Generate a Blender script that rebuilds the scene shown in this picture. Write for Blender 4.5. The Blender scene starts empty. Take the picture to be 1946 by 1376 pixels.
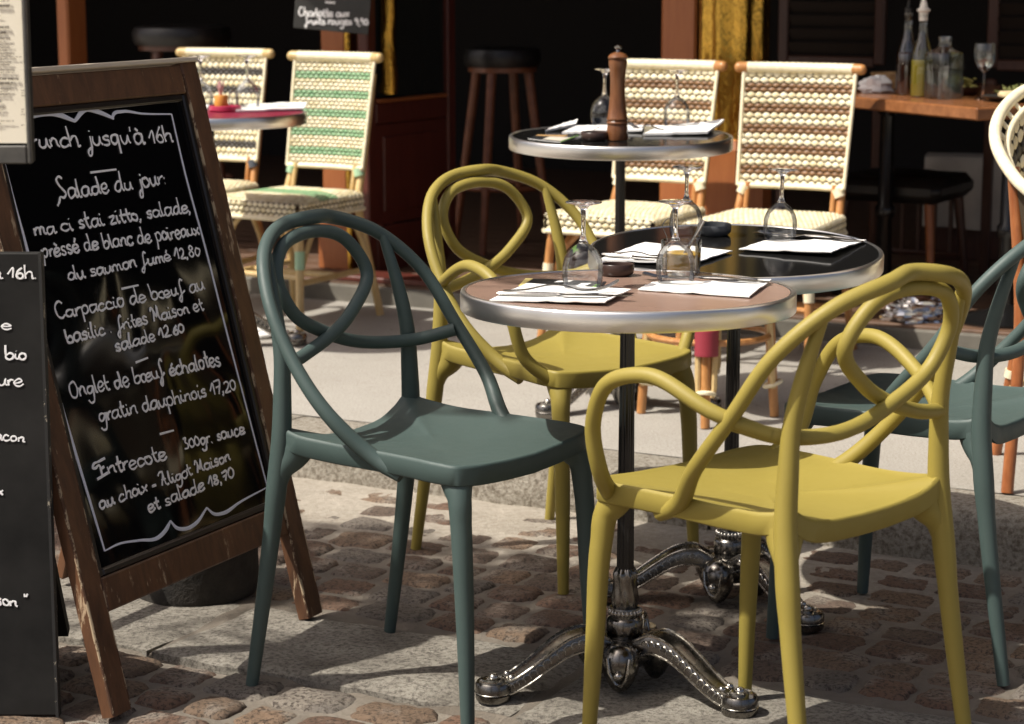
import bpy, math, random
from mathutils import Vector, Matrix, noise
R = math.radians
PI = math.pi
sc = bpy.context.scene
COL = sc.collection
rnd = random.Random(7)

# ------------------------------------------------------------------ camera, sky, sun, exposure
CAM_H, CAM_P, FPX = 1.31, R(10.235), 4200.0
cam_d = bpy.data.cameras.new('camera'); cam = bpy.data.objects.new('camera', cam_d); COL.objects.link(cam)
cam.location = (0, 0, CAM_H); cam.rotation_euler = (PI/2 - CAM_P, 0, 0)
cam_d.sensor_width = 36; cam_d.sensor_fit = 'HORIZONTAL'; cam_d.lens = FPX/1946*36
cam_d.clip_end = 500
cam_d.dof.use_dof = True; cam_d.dof.focus_distance = 4.1; cam_d.dof.aperture_fstop = 6.4
sc.camera = cam
SUN_EL = R(54); SUN_DIR = Vector((-0.93, -0.37, 0)).normalized()       # horizontal direction towards the sun
world = bpy.data.worlds.new('World'); sc.world = world; world.use_nodes = True
wn = world.node_tree.nodes; wl = world.node_tree.links
sky = wn.new('ShaderNodeTexSky'); sky.sky_type = 'NISHITA'; sky.sun_disc = False
sky.sun_elevation = SUN_EL; sky.sun_rotation = math.atan2(SUN_DIR.x, SUN_DIR.y)
sky.dust_density = 6.0; sky.air_density = .55; sky.ozone_density = .3
wl.new(sky.outputs[0], wn['Background'].inputs[0]); wn['Background'].inputs[1].default_value = 0.1
sun_d = bpy.data.lights.new('sun', 'SUN'); sun_d.energy = 4.6; sun_d.angle = R(0.6); sun_d.color = (1, .94, .845)
sun = bpy.data.objects.new('sun', sun_d); COL.objects.link(sun)
to_sun = Vector((SUN_DIR.x*math.cos(SUN_EL), SUN_DIR.y*math.cos(SUN_EL), math.sin(SUN_EL)))
sun.rotation_euler = to_sun.to_track_quat('Z', 'Y').to_euler(); sun.location = to_sun*20
sc.view_settings.view_transform = 'Standard'; sc.view_settings.look = 'None'
sc.view_settings.exposure = 0.36; sc.view_settings.gamma = 1; sc.view_settings.use_curve_mapping = False
sc.render.engine = 'CYCLES'
sc.cycles.max_bounces = 10; sc.cycles.transparent_max_bounces = 24; sc.cycles.transmission_bounces = 8
sc.cycles.caustics_reflective = False; sc.cycles.caustics_refractive = False

# ------------------------------------------------------------------ pixel helpers (author-time measuring of the photograph)
def ray(u, v):
    f = Vector((0, math.cos(CAM_P), -math.sin(CAM_P))); up = Vector((0, math.sin(CAM_P), math.cos(CAM_P)))
    return f + Vector((1, 0, 0))*((u-973)/FPX) - up*((v-688)/FPX)
def on_z(u, v, z=0.0):
    r = ray(u, v); t = (z-CAM_H)/r.z
    return Vector((0, 0, CAM_H)) + r*t
def on_plane(u, v, p0, n):
    r = ray(u, v); o = Vector((0, 0, CAM_H)); t = (p0-o).dot(n)/r.dot(n)
    return o + r*t
def at_y(u, v, y):
    r = ray(u, v); return Vector((0, 0, CAM_H)) + r*(y/r.y)

# ------------------------------------------------------------------ materials
def mat(name, col=(.5, .5, .5), rough=.5, metal=0., **kw):
    m = bpy.data.materials.new(name); m.use_nodes = True
    b = m.node_tree.nodes['Principled BSDF']
    b.inputs['Base Color'].default_value = (*col, 1); b.inputs['Roughness'].default_value = rough; b.inputs['Metallic'].default_value = metal
    for k, v in kw.items(): b.inputs[k.replace('_', ' ')].default_value = v
    return m
def nd(m, t, **kw):
    n = m.node_tree.nodes.new(t)
    for k, v in kw.items():
        if isinstance(k, str) and hasattr(n, k): setattr(n, k, v)
        else: n.inputs[k].default_value = v
    return n
def lk(m, a, b): m.node_tree.links.new(a, b)
def noise_tex(m, scale, detail=6, rough=.6, coord='Object', vec=(1, 1, 1), dist=0.):
    tc = m.node_tree.nodes.new('ShaderNodeTexCoord'); mp = m.node_tree.nodes.new('ShaderNodeMapping')
    mp.inputs['Scale'].default_value = vec
    n = m.node_tree.nodes.new('ShaderNodeTexNoise'); n.inputs['Scale'].default_value = scale; n.inputs['Detail'].default_value = detail
    n.inputs['Roughness'].default_value = rough; n.inputs['Distortion'].default_value = dist
    lk(m, tc.outputs[coord], mp.inputs[0]); lk(m, mp.outputs[0], n.inputs['Vector'])
    return n.outputs['Fac']
def ramp(m, fac, stops):
    r = m.node_tree.nodes.new('ShaderNodeValToRGB'); e = r.color_ramp.elements
    while len(e) < len(stops): e.new(.5)
    for x, (p, c) in zip(e, stops):
        x.position = p; x.color = (*c, 1) if len(c) == 3 else c
    lk(m, fac, r.inputs[0]); return r.outputs[0]
def mixc(m, fac, a, b, mode='MIX'):
    n = m.node_tree.nodes.new('ShaderNodeMix'); n.data_type = 'RGBA'; n.blend_type = mode
    for s, v in ((0, fac), (6, a), (7, b)):
        if hasattr(v, 'node'): lk(m, v, n.inputs[s])
        else: n.inputs[s].default_value = v if s == 0 else (*v, 1)
    return n.outputs[2]
def bump(m, h, strength=.3, dist=.01):
    b = m.node_tree.nodes.new('ShaderNodeBump'); b.inputs['Strength'].default_value = strength; b.inputs['Distance'].default_value = dist
    lk(m, h, b.inputs['Height']); lk(m, b.outputs[0], m.node_tree.nodes['Principled BSDF'].inputs['Normal']); return b
def base(m): return m.node_tree.nodes['Principled BSDF']
def varied(name, c1, c2, scale=20, rough=.5, bs=.15, bd=.004, vec=(1, 1, 1), metal=0., detail=6, lo=.35, hi=.65, coord='Object', **kw):
    m = mat(name, c1, rough, metal, **kw)
    f = noise_tex(m, scale, detail, .6, coord, vec)
    lk(m, ramp(m, f, [(lo, c1), (hi, c2)]), base(m).inputs['Base Color'])
    if bs: bump(m, noise_tex(m, scale*4, 4, .6, coord, vec), bs, bd)
    return m

def plastic(name, c):
    m = mat(name, c, .5); base(m).inputs['Specular IOR Level'].default_value = .42
    bump(m, noise_tex(m, 900, 2), .06, .0005)
    f = noise_tex(m, 7, 5); lk(m, mixc(m, ramp(m, f, [(.4, (0, 0, 0)), (.75, (.35, .35, .35))]), c, tuple(x*.86 for x in c)), base(m).inputs['Base Color'])
    lk(m, ramp(m, noise_tex(m, 30, 5), [(.3, (.47,)*3), (.7, (.60,)*3)]), base(m).inputs['Roughness'])
    return m
TEAL = plastic('teal_plastic', (.056, .086, .080))
YELLOW = plastic('mustard_plastic', (.285, .228, .046))
BLACK = mat('black_gap', (.006, .006, .006), .9)

def wood_painted(name, c1, c2, chip=(.42, .33, .22), amount=.62, axis=(1, 1, 1), rough=.45, ws=60):
    m = mat(name, c1, rough)
    g = noise_tex(m, 14, 8, .65, 'Object', axis, .4)
    c = ramp(m, g, [(.3, c1), (.7, c2)])
    w = noise_tex(m, ws, 9, .72, 'Object', tuple(a*.6 for a in axis))
    f = ramp(m, w, [(amount, (0, 0, 0)), (amount+.05, (1, 1, 1))])
    lk(m, mixc(m, f, c, chip), base(m).inputs['Base Color'])
    bump(m, w, .25, .002)
    return m
FRAMEW = wood_painted('worn_brown_frame', (.060, .026, .012), (.16, .072, .032), (.42, .31, .20), .61, (2.2, 2.2, .45), .5, 26)
REDWOOD = wood_painted('oxblood_paint', (.080, .019, .014), (.12, .031, .020), (.15, .05, .03), .75, (3, 3, .4), .38)
ORANGEW = wood_painted('orange_brown_post', (.30, .095, .03), (.37, .13, .042), (.30, .13, .06), .75, (3, 3, .3), .4)
TABLEW = wood_painted('varnished_table_wood', (.16, .06, .022), (.27, .11, .042), (.3, .14, .06), .7, (.4, 3, 3), .25)
DARKW = wood_painted('dark_stool_wood', (.05, .018, .01), (.09, .034, .018), (.1, .04, .02), .75, (3, 3, .4), .4)
MILLW = wood_painted('turned_walnut', (.12, .045, .017), (.2, .083, .034), (.22, .1, .05), .8, (6, 6, .8), .22)
PLANK = wood_painted('terrace_boards', (.085, .045, .026), (.15, .085, .05), (.2, .13, .09), .68, (.4, 3, 1), .6)
SHUTW = mat('dark_louvre_wood', (.022, .014, .009), .55)
def metalm(name, c, rough, scale=60, vec=(1, 1, 1), bs=.05):
    m = mat(name, c, rough, 1.0)
    f = noise_tex(m, scale, 5, .6, 'Object', vec)
    lk(m, ramp(m, f, [(.3, (rough*.6,)*3), (.7, (rough*1.5,)*3)]), base(m).inputs['Roughness'])
    if bs: bump(m, f, bs, .001)
    return m
ALU = mat('brushed_aluminium', (.84, .83, .80), .30, 1.0)
bump(ALU, noise_tex(ALU, 9, 2, .4, 'Object'), .04, .002)
CAST = metalm('polished_cast_iron', (.20, .19, .175), .22, 90, (1, 1, 1), .12)
CASTLIGHT = metalm('worn_bright_iron', (.46, .44, .40), .24, 120, (1, 1, 1), .15)
STEEL = metalm('cutlery_steel', (.30, .295, .285), .16, 200, (1, 1, 1), 0)
BRASS = metalm('polished_brass', (.66, .40, .075), .17, 22, (1, 1, .22), 1.0)
BRASS.node_tree.nodes['Bump'].inputs['Distance'].default_value = .012
COLUMN = mat('gloss_black_column', (.008, .008, .008), .22)
LEATHER = mat('black_leather', (.012, .011, .010), .42)
LAMIN = varied('brown_laminate', (.265, .172, .132), (.31, .205, .16), 5, .24, .02, .0006)
STONET = varied('black_speckled_stone', (.008, .008, .008), (.05, .048, .044), 420, .10, 0, 0, lo=.55, hi=.85)
REDLAM = mat('red_laminate', (.22, .018, .045), .35)
PAPER = mat('white_paper', (.82, .815, .79), .8); base(PAPER).inputs['Subsurface Weight'].default_value = 0
bump(PAPER, noise_tex(PAPER, 70, 4), .12, .002)
CREAM = varied('cream_menu_paper', (.86, .80, .64), (.90, .84, .69), 6, .55, .02, .001)
INK = mat('faded_ink', (.20, .17, .14), .8)
CHALK = mat('white_paint_pen', (.95, .95, .95), .7)
CHALKB = mat('blue_white_paint', (.80, .83, .93), .7)
SLATE = varied('matt_slate', (.008, .008, .0076), (.024, .0235, .022), 5, .7, .15, .001); base(SLATE).inputs['Specular IOR Level'].default_value = .25
ACRYL = mat('glossy_black_panel', (.0045, .0045, .005), .07)
base(ACRYL).inputs['Specular IOR Level'].default_value = .38
bump(ACRYL, noise_tex(ACRYL, 3.0, 1.5, .45, 'Object', (1, 1, .6), .5), .45, .035)
EDGECHIP = mat('chipped_edge', (.32, .28, .2), .8)
def cane(name, c1, c2, rough=.42): return varied(name, c1, c2, 60, rough, .25, .002)
W_CREAM = cane('cream_cane', (.72, .64, .43), (.84, .77, .57))
W_BROWN = cane('brown_cane', (.14, .068, .025), (.27, .145, .065))
W_GREEN = cane('green_cane', (.16, .34, .17), (.30, .46, .26))
W_BLACK = cane('black_cane', (.022, .02, .018), (.06, .052, .045))
W_STRAW = cane('straw_cane', (.62, .53, .31), (.76, .68, .45))
W_DARK = mat('cane_gap', (.045, .03, .014), .9)
BAMBOO = varied('honey_rattan', (.36, .15, .045), (.50, .25, .09), 18, .3, .1, .002, (4, 4, .8))
BAMPALE = varied('pale_rattan', (.50, .34, .14), (.60, .45, .22), 18, .35, .1, .002, (4, 4, .8))
BAMRED = varied('red_brown_rattan', (.24, .075, .025), (.36, .13, .045), 18, .3, .1, .002, (4, 4, .8))
MINT = mat('mint_binding', (.36, .55, .36), .45)
REDBIND = mat('red_binding', (.27, .028, .045), .5)
ASHG = mat('grey_ashtray', (.055, .06, .066), .4)
ASHB = mat('brown_bakelite', (.045, .026, .02), .32)
CERAM = mat('mustard_sauce', (.50, .30, .02), .35)
ORANGE_J = mat('orange_jar', (.62, .27, .05), .4)
LEAFLET = mat('dark_leaflet', (.016, .017, .02), .35)
LEAFY = mat('yellow_print', (.72, .60, .22), .5)
LEAFG = mat('green_print', (.2, .4, .08), .5)
OLIVE_OIL = mat('olive_oil', (.28, .22, .02), .1)
VINEGAR = mat('dark_vinegar', (.03, .008, .008), .08)
CORK = mat('white_stopper', (.78, .74, .66), .5)
BASKET = varied('straw_basket', (.36, .2, .07), (.5, .32, .14), 70, .6, .5, .004)
HERB = varied('green_herbs', (.08, .1, .02), (.2, .2, .06), 60, .7, .3, .004)
PALEG = varied('grey_bench_cloth', (.42, .38, .32), (.52, .48, .40), 6, .8, .15, .004)
FOIL = mat('silver_foil', (.72, .72, .72), .22, 1.0)
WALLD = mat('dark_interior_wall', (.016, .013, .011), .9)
FASCIA = mat('painted_fascia', (.06, .014, .010), .5)
AWN = mat('awning_canvas', (.16, .03, .022), .9)
GLASSD = mat('door_pane', (.02, .022, .02), .04)
base(GLASSD).inputs['Specular IOR Level'].default_value = .35
def thin_glass(name, tint=(.985, .99, .985), r0=.05, edge=.85):
    m = bpy.data.materials.new(name); m.use_nodes = True; t = m.node_tree; t.nodes.remove(t.nodes['Principled BSDF'])
    tr = t.nodes.new('ShaderNodeBsdfTransparent'); gl = t.nodes.new('ShaderNodeBsdfGlossy'); gl.inputs['Roughness'].default_value = .02
    lw = t.nodes.new('ShaderNodeLayerWeight'); lw.inputs['Blend'].default_value = .25
    cr_ = t.nodes.new('ShaderNodeValToRGB'); cr_.color_ramp.elements[0].color = (*tint, 1); cr_.color_ramp.elements[1].color = (.22, .24, .23, 1)
    cr_.color_ramp.elements[0].position = .62; cr_.color_ramp.elements[1].position = .98
    t.links.new(lw.outputs['Facing'], cr_.inputs[0]); t.links.new(cr_.outputs[0], tr.inputs[0])
    mr = t.nodes.new('ShaderNodeMapRange'); mr.inputs['To Min'].default_value = r0; mr.inputs['To Max'].default_value = edge
    t.links.new(lw.outputs['Fresnel'], mr.inputs['Value'])
    mx = t.nodes.new('ShaderNodeMixShader'); t.links.new(mr.outputs[0], mx.inputs[0]); t.links.new(tr.outputs[0], mx.inputs[1]); t.links.new(gl.outputs[0], mx.inputs[2])
    t.links.new(mx.outputs[0], t.nodes['Material Output'].inputs[0]); return m
GLASS = thin_glass('thin_glass')
SOLIDG = mat('solid_glass', (1, 1, 1), .0); base(SOLIDG).inputs['Transmission Weight'].default_value = 1; base(SOLIDG).inputs['IOR'].default_value = 1.48
WATER = thin_glass('water_glass', (.9, .93, .92), .12, .6)

# ------------------------------------------------------------------ mesh builder
def cr(pts, n=8):
    P = [Vector(p) for p in pts]; N = len(P)
    d = [max((P[i+1]-P[i]).length, 1e-6) for i in range(N-1)]
    m = []
    for i in range(N):
        if i == 0: m.append((P[1]-P[0])/d[0])
        elif i == N-1: m.append((P[-1]-P[-2])/d[-1])
        else: m.append(((P[i+1]-P[i])/d[i]*d[i-1] + (P[i]-P[i-1])/d[i-1]*d[i])/(d[i]+d[i-1]))
    out = []
    for i in range(N-1):
        for k in range(n):
            t = k/n; t2, t3 = t*t, t*t*t
            out.append(P[i]*(2*t3-3*t2+1) + m[i]*d[i]*(t3-2*t2+t) + P[i+1]*(3*t2-2*t3) + m[i+1]*d[i]*(t3-t2))
    out.append(P[-1].copy()); return out
def crs(vals, n=8):
    return [v.x for v in cr([(v, 0, 0) for v in vals], n)]
class MB:
    def __init__(s): s.v = []; s.f = []; s.m = []; s.col = None
    def add(s, verts, faces, mi=0):
        o = len(s.v); s.v += [Vector(v) for v in verts]; s.f += [tuple(i+o for i in f) for f in faces]; s.m += [mi]*len(faces)
    def tube(s, path, r, n=12, mi=0, cap=True, flat=None, closed=False):
        path = [Vector(p) for p in path]; N = len(path)
        if not hasattr(r, '__len__'): r = [r]*N
        vs = []; prev = None
        for i, p in enumerate(path):
            a = path[(i-1) % N] if (i > 0 or closed) else path[i]; b = path[(i+1) % N] if (i < N-1 or closed) else path[i]
            t = (b-a); t = t.normalized() if t.length > 1e-9 else Vector((0, 0, 1))
            if flat is not None: u = (flat - t*flat.dot(t)).normalized()
            elif prev is None:
                ref = Vector((0, 0, 1)) if abs(t.z) < .9 else Vector((1, 0, 0)); u = (ref - t*ref.dot(t)).normalized()
            else: u = (prev - t*prev.dot(t)).normalized()
            prev = u; w = t.cross(u)
            fu = .35 if flat is not None else 1
            for k in range(n):
                an = 2*PI*k/n; vs.append(p + (u*math.cos(an)*fu + w*math.sin(an))*r[i])
        fs = []
        for i in range(N if closed else N-1):
            j = (i+1) % N
            for k in range(n): fs.append((i*n+k, i*n+(k+1) % n, j*n+(k+1) % n, j*n+k))
        if cap and not closed:
            fs.append(tuple(range(n))[::-1]); fs.append(tuple((N-1)*n+k for k in range(n)))
        s.add(vs, fs, mi)
    def lathe(s, prof, n=32, mi=0, c=(0, 0, 0), fl=None, closed=False):
        c = Vector(c); vs = []; fs = []; N = len(prof)
        for (r, z) in prof:
            for k in range(n):
                a = 2*PI*k/n; rr = r*(fl(a, z) if fl else 1)
                vs.append(c+Vector((rr*math.cos(a), rr*math.sin(a), z)))
        for i in range(N if closed else N-1):
            j = (i+1) % N
            for k in range(n): fs.append((i*n+k, i*n+(k+1) % n, j*n+(k+1) % n, j*n+k))
        s.add(vs, fs, mi)
    def box(s, c, d, mi=0, ax=None, bev=0.0):
        c = Vector(c); X, Y, Z = ax if ax else (Vector((1, 0, 0)), Vector((0, 1, 0)), Vector((0, 0, 1)))
        hx, hy, hz = d[0]/2, d[1]/2, d[2]/2; b = min(bev, hx*.9, hy*.9, hz*.9)
        if b <= 0:
            vs = [c+X*(sx*hx)+Y*(sy*hy)+Z*(sz*hz) for sx in (-1, 1) for sy in (-1, 1) for sz in (-1, 1)]
            s.add(vs, [(0, 1, 3, 2), (4, 6, 7, 5), (0, 4, 5, 1), (2, 3, 7, 6), (0, 2, 6, 4), (1, 5, 7, 3)], mi); return
        vs = []; idx = {}
        for sx in (-1, 1):
            for sy in (-1, 1):
                for sz in (-1, 1):
                    for k, (ex, ey, ez) in enumerate(((0, b, b), (b, 0, b), (b, b, 0))):
                        idx[sx, sy, sz, k] = len(vs); vs.append(c+X*(sx*(hx-ex))+Y*(sy*(hy-ey))+Z*(sz*(hz-ez)))
        fs = []
        for a in (-1, 1):
            fs.append([idx[a, -1, -1, 0], idx[a, 1, -1, 0], idx[a, 1, 1, 0], idx[a, -1, 1, 0]][::a])
            fs.append([idx[-1, a, -1, 1], idx[-1, a, 1, 1], idx[1, a, 1, 1], idx[1, a, -1, 1]][::a])
            fs.append([idx[-1, -1, a, 2], idx[1, -1, a, 2], idx[1, 1, a, 2], idx[-1, 1, a, 2]][::a])
            for b2 in (-1, 1):
                fs.append([idx[a, b2, -1, 0], idx[a, b2, 1, 0], idx[a, b2, 1, 1], idx[a, b2, -1, 1]])
                fs.append([idx[-1, a, b2, 1], idx[1, a, b2, 1], idx[1, a, b2, 2], idx[-1, a, b2, 2]])
                fs.append([idx[a, -1, b2, 0], idx[a, 1, b2, 0], idx[a, 1, b2, 2], idx[a, -1, b2, 2]])
                for c2 in (-1, 1): fs.append([idx[a, b2, c2, 0], idx[a, b2, c2, 1], idx[a, b2, c2, 2]])
        s.add(vs, [tuple(f) for f in fs], mi)
    def grid(s, rows, mi=0, closed=False):
        nr, nc = len(rows), len(rows[0]); fs = []
        for i in range(nr-1):
            for k in range(nc if closed else nc-1): fs.append((i*nc+k, i*nc+(k+1) % nc, (i+1)*nc+(k+1) % nc, (i+1)*nc+k))
        s.add([p for r in rows for p in r], fs, mi)
    def fan(s, ring, c, mi=0, flip=False):
        n = len(ring); fs = [(i, (i+1) % n, n) for i in range(n)]
        if flip: fs = [f[::-1] for f in fs]
        s.add(list(ring)+[c], fs, mi)
    def ball(s, c, r, mi=0, seg=10, rings=6, sc_=(1, 1, 1)):
        rows = []
        for i in range(rings+1):
            t = PI*i/rings; rows.append([Vector(c)+Vector((r*math.sin(t)*math.cos(2*PI*k/seg)*sc_[0], r*math.sin(t)*math.sin(2*PI*k/seg)*sc_[1], r*math.cos(t)*sc_[2])) for k in range(seg)])
        s.grid(rows, mi, True)
    def build(s, name, mats, parent=None, smooth=True, org=None, angle=40, recalc=True):
        me = bpy.data.meshes.new(name)
        vs = s.v if org is None else [v-Vector(org) for v in s.v]
        me.from_pydata([tuple(v) for v in vs], [], s.f); me.update()
        if not isinstance(mats, (list, tuple)): mats = [mats]
        for m in mats: me.materials.append(m)
        me.polygons.foreach_set('material_index', s.m)
        if s.col is not None:
            at = me.color_attributes.new('tint', 'FLOAT_COLOR', 'POINT')
            for i, c in enumerate(s.col): at.data[i].color = c
        if recalc:
            import bmesh
            bm = bmesh.new(); bm.from_mesh(me); bmesh.ops.recalc_face_normals(bm, faces=bm.faces); bm.to_mesh(me); bm.free()
        if smooth:
            me.polygons.foreach_set('use_smooth', [True]*len(me.polygons))
            try: me.set_sharp_from_angle(angle=R(angle))
            except Exception: pass
        o = bpy.data.objects.new(name, me); COL.objects.link(o)
        if parent is not None: o.parent = parent
        elif org is not None: o.location = org
        return o
def tag(o, label=None, cat=None, group=None, kind=None):
    if label: o['label'] = label
    if cat: o['category'] = cat
    if group: o['group'] = group
    if kind: o['kind'] = kind
    return o
def empty(name, loc=(0, 0, 0), rz=0, label=None, cat=None, group=None):
    o = bpy.data.objects.new(name, None); COL.objects.link(o); o.location = loc; o.rotation_euler = (0, 0, rz); o.empty_display_size = .1
    return tag(o, label, cat, group)
def copy_tree(o, parent=None):
    c = o.copy(); COL.objects.link(c)
    if parent is not None: c.parent = parent
    for ch in list(o.children): copy_tree(ch, c)
    return c

# ------------------------------------------------------------------ ground: street frame along the kerb
E1 = Vector((.884, -.468, 0)).normalized()           # along the kerb
T1v = Vector((-.468, -.884, 0)).normalized()         # from the kerb towards the camera
K0 = Vector((-.577, 5.582, 0))
def ST(s, t, z=0): return K0 + E1*s + T1v*t + Vector((0, 0, z))
KH = .12
def nz(x, y, z=0): return noise.noise(Vector((x, y, z)))

# one big sheet under everything
g = MB(); g.grid([[Vector((x, y, -.06)) for x in (-120, -20, -4, 4, 20, 120)] for y in (-120, -20, 0, 10, 30, 120)])
tag(g.build('street_ground', varied('street_stone', (.30, .27, .23), (.40, .37, .32), 3, .9, .3, .01), smooth=False), kind='structure')

# mortar bed between the setts
def mortar_h(s, t):
    h = -.0075 + .0045*nz(s*3, t*3, 3) + .0025*nz(s*14, t*14, 1)
    x = ST(s, t).x
    k = max(0, min(1, (.52+.16*nz(s*2.2, 7)-t)/.34)) * max(.25, min(1, (1.05-x)/.5))
    h = h*(1-k) + (.001+.004*nz(s*9, t*9, 5))*k
    if t > 1.3: h -= .0025
    if abs(t-1.362) < .016: h = -.034
    return h
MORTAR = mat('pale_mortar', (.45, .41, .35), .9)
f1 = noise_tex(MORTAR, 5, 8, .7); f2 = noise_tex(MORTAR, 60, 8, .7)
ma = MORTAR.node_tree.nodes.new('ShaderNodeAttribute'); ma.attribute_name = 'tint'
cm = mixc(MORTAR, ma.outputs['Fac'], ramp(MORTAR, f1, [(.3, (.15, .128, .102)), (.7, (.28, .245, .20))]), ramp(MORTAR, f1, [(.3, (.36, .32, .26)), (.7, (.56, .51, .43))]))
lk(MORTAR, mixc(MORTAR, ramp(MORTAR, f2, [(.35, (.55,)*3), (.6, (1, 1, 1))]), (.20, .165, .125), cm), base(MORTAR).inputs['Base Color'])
bump(MORTAR, noise_tex(MORTAR, 90, 10, .75), .9, .012)
def cement_shade(s, t):  # pale cement by the kerb; shade put into the joint colour beyond
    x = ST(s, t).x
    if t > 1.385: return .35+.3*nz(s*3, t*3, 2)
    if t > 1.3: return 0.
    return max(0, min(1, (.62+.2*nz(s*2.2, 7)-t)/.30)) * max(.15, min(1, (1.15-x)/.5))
g = MB(); ds = .022
ns, ntt = int(6.4/ds), int(4.3/ds)
g.grid([[ST(-1.9+i*ds, -.02+j*ds, mortar_h(-1.9+i*ds, -.02+j*ds)) for i in range(ns)] for j in range(ntt)])
g.col = [(c_, c_, c_, 1) for c_ in (cement_shade(-1.9+i*ds, -.02+j*ds) for j in range(ntt) for i in range(ns))]
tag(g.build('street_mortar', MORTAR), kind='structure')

# worn setts
SETT = mat('worn_setts', (.2, .12, .08), .72)
at = SETT.node_tree.nodes.new('ShaderNodeAttribute'); at.attribute_name = 'tint'
fa = noise_tex(SETT, 26, 9, .7); fb = noise_tex(SETT, 9, 7, .65); fc = noise_tex(SETT, 120, 6, .7)
c0 = mixc(SETT, ramp(SETT, fa, [(.35, (.25,)*3), (.7, (.9,)*3)]), at.outputs['Color'], (.24, .185, .135), 'MIX')
c0 = mixc(SETT, .55, c0, at.outputs['Color'])
c1 = mixc(SETT, ramp(SETT, fb, [(.50, (0, 0, 0)), (.62, (.8,)*3)]), c0, (.30, .262, .215))
c2 = mixc(SETT, ramp(SETT, fc, [(.40, (.85,)*3), (.52, (0, 0, 0))]), c1, (.035, .024, .017))
lk(SETT, c2, base(SETT).inputs['Base Color'])
lk(SETT, ramp(SETT, fb, [(.3, (.5,)*3), (.7, (.85,)*3)]), base(SETT).inputs['Roughness'])
bump(SETT, noise_tex(SETT, 55, 12, .75), .9, .014)
def stones(t0, t1, seed):
    g = MB(); g.col = []; r_ = random.Random(seed)
    t = t0; row = 0
    while t < t1-.05:
        d = .118+r_.uniform(-.012, .014)
        s = -1.85 + r_.uniform(0, .1); 
        while s < 4.3:
            w = r_.choice((.11, .125, .14, .15, .165))+r_.uniform(-.008, .008)
            cx, cy = s+w/2, t+d/2
            ang = r_.uniform(-.05, .05); gp = .0018 if t > 1.3 else 0; hw, hd = w/2-r_.uniform(.0035, .0075)-gp, d/2-r_.uniform(.0035, .008)-gp
            top = r_.uniform(-.0035, .0025); tilt = (r_.uniform(-.03, .03), r_.uniform(-.03, .03))
            q = r_.random()
            if q < .45: c = (.135, .070, .043)
            elif q < .68: c = (.185, .120, .075)
            elif q < .86: c = (.11, .075, .057)
            else: c = (.145, .132, .115)
            k = r_.uniform(.85, 1.45); c = tuple(x*k for x in c)
            N = 11; rows = []; sd = r_.uniform(0, 50)
            for j in range(-1, N+1):
                rw = []
                for i in range(-1, N+1):
                    u = max(0, min(1, i/(N-1)))*2-1; v = max(0, min(1, j/(N-1)))*2-1
                    edge = max(abs(u), abs(v)); cor = (abs(u)*abs(v))**3
                    uu = u*(1-.11*cor); vv = v*(1-.11*cor)
                    px = uu*hw*(1+.12*nz(sd, v*2.2)+.07*nz(sd, v*6)); py = vv*hd*(1+.13*nz(sd+9, u*2.2)+.08*nz(sd+9, u*6))
                    z = top - .009*edge**10 - .004*cor + tilt[0]*px + tilt[1]*py + .0030*nz(px*18+sd, py*18, sd) + .0022*nz(px*55+sd, py*55, sd)
                    if i in (-1, N) or j in (-1, N): z = -.035
                    a, b = px*math.cos(ang)-py*math.sin(ang), px*math.sin(ang)+py*math.cos(ang)
                    rw.append(ST(cx+a, cy+b, z)); g.col.append((*c, 1))
                rows.append(rw)
            g.grid(rows); s += w
        t += d; row += 1
    return g
tag(stones(.03, .98, 3).build('sett_paving', SETT, angle=60), kind='structure')
tag(stones(1.378, 4.1, 5).build('sett_paving', SETT, angle=60), kind='structure')

# flat granite channel slabs between the two fields of setts
SLABM = mat('weathered_slab', (.4, .37, .33), .85)
fa = noise_tex(SLABM, 7, 9, .7); fb = noise_tex(SLABM, 90, 8, .75)
cs = ramp(SLABM, fa, [(.3, (.22, .20, .165)), (.5, (.38, .35, .295)), (.72, (.52, .485, .415))])
lk(SLABM, mixc(SLABM, ramp(SLABM, fb, [(.38, (.85,)*3), (.54, (0, 0, 0))]), cs, (.085, .072, .06)), base(SLABM).inputs['Base Color'])
bump(SLABM, noise_tex(SLABM, 40, 12, .78), 1.0, .018)
g = MB(); s = -1.9; r_ = random.Random(4)
while s < 4.2:
    L = r_.uniform(.75, 1.05); n1, n2 = int(L/.025), 15
    rows = []
    for j in range(-1, n2+1):
        rw = []
        for i in range(-1, n1+1):
            u = max(0, min(n1-1, i))/(n1-1); v = max(0, min(n2-1, j))/(n2-1)
            ss = s+.006+u*(L-.012); tt = .995+v*.355
            tt += (.020*nz(ss*5, 11)+.008*nz(ss*22, 3))*(v**3) + .014*nz(ss*6, 30)*((1-v)**3)
            ed = max(abs(u*2-1)**24, abs(v*2-1)**9)
            z = .001+.005*nz(ss*4, tt*4, 2)+.0025*nz(ss*17, tt*17, 2)-.008*ed
            if i in (-1, n1) or j in (-1, n2): z = -.04
            rw.append(ST(ss, tt, z))
        rows.append(rw)
    g.grid(rows); s += L
tag(g.build('channel_slabs', SLABM, angle=60), kind='structure')

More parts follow.
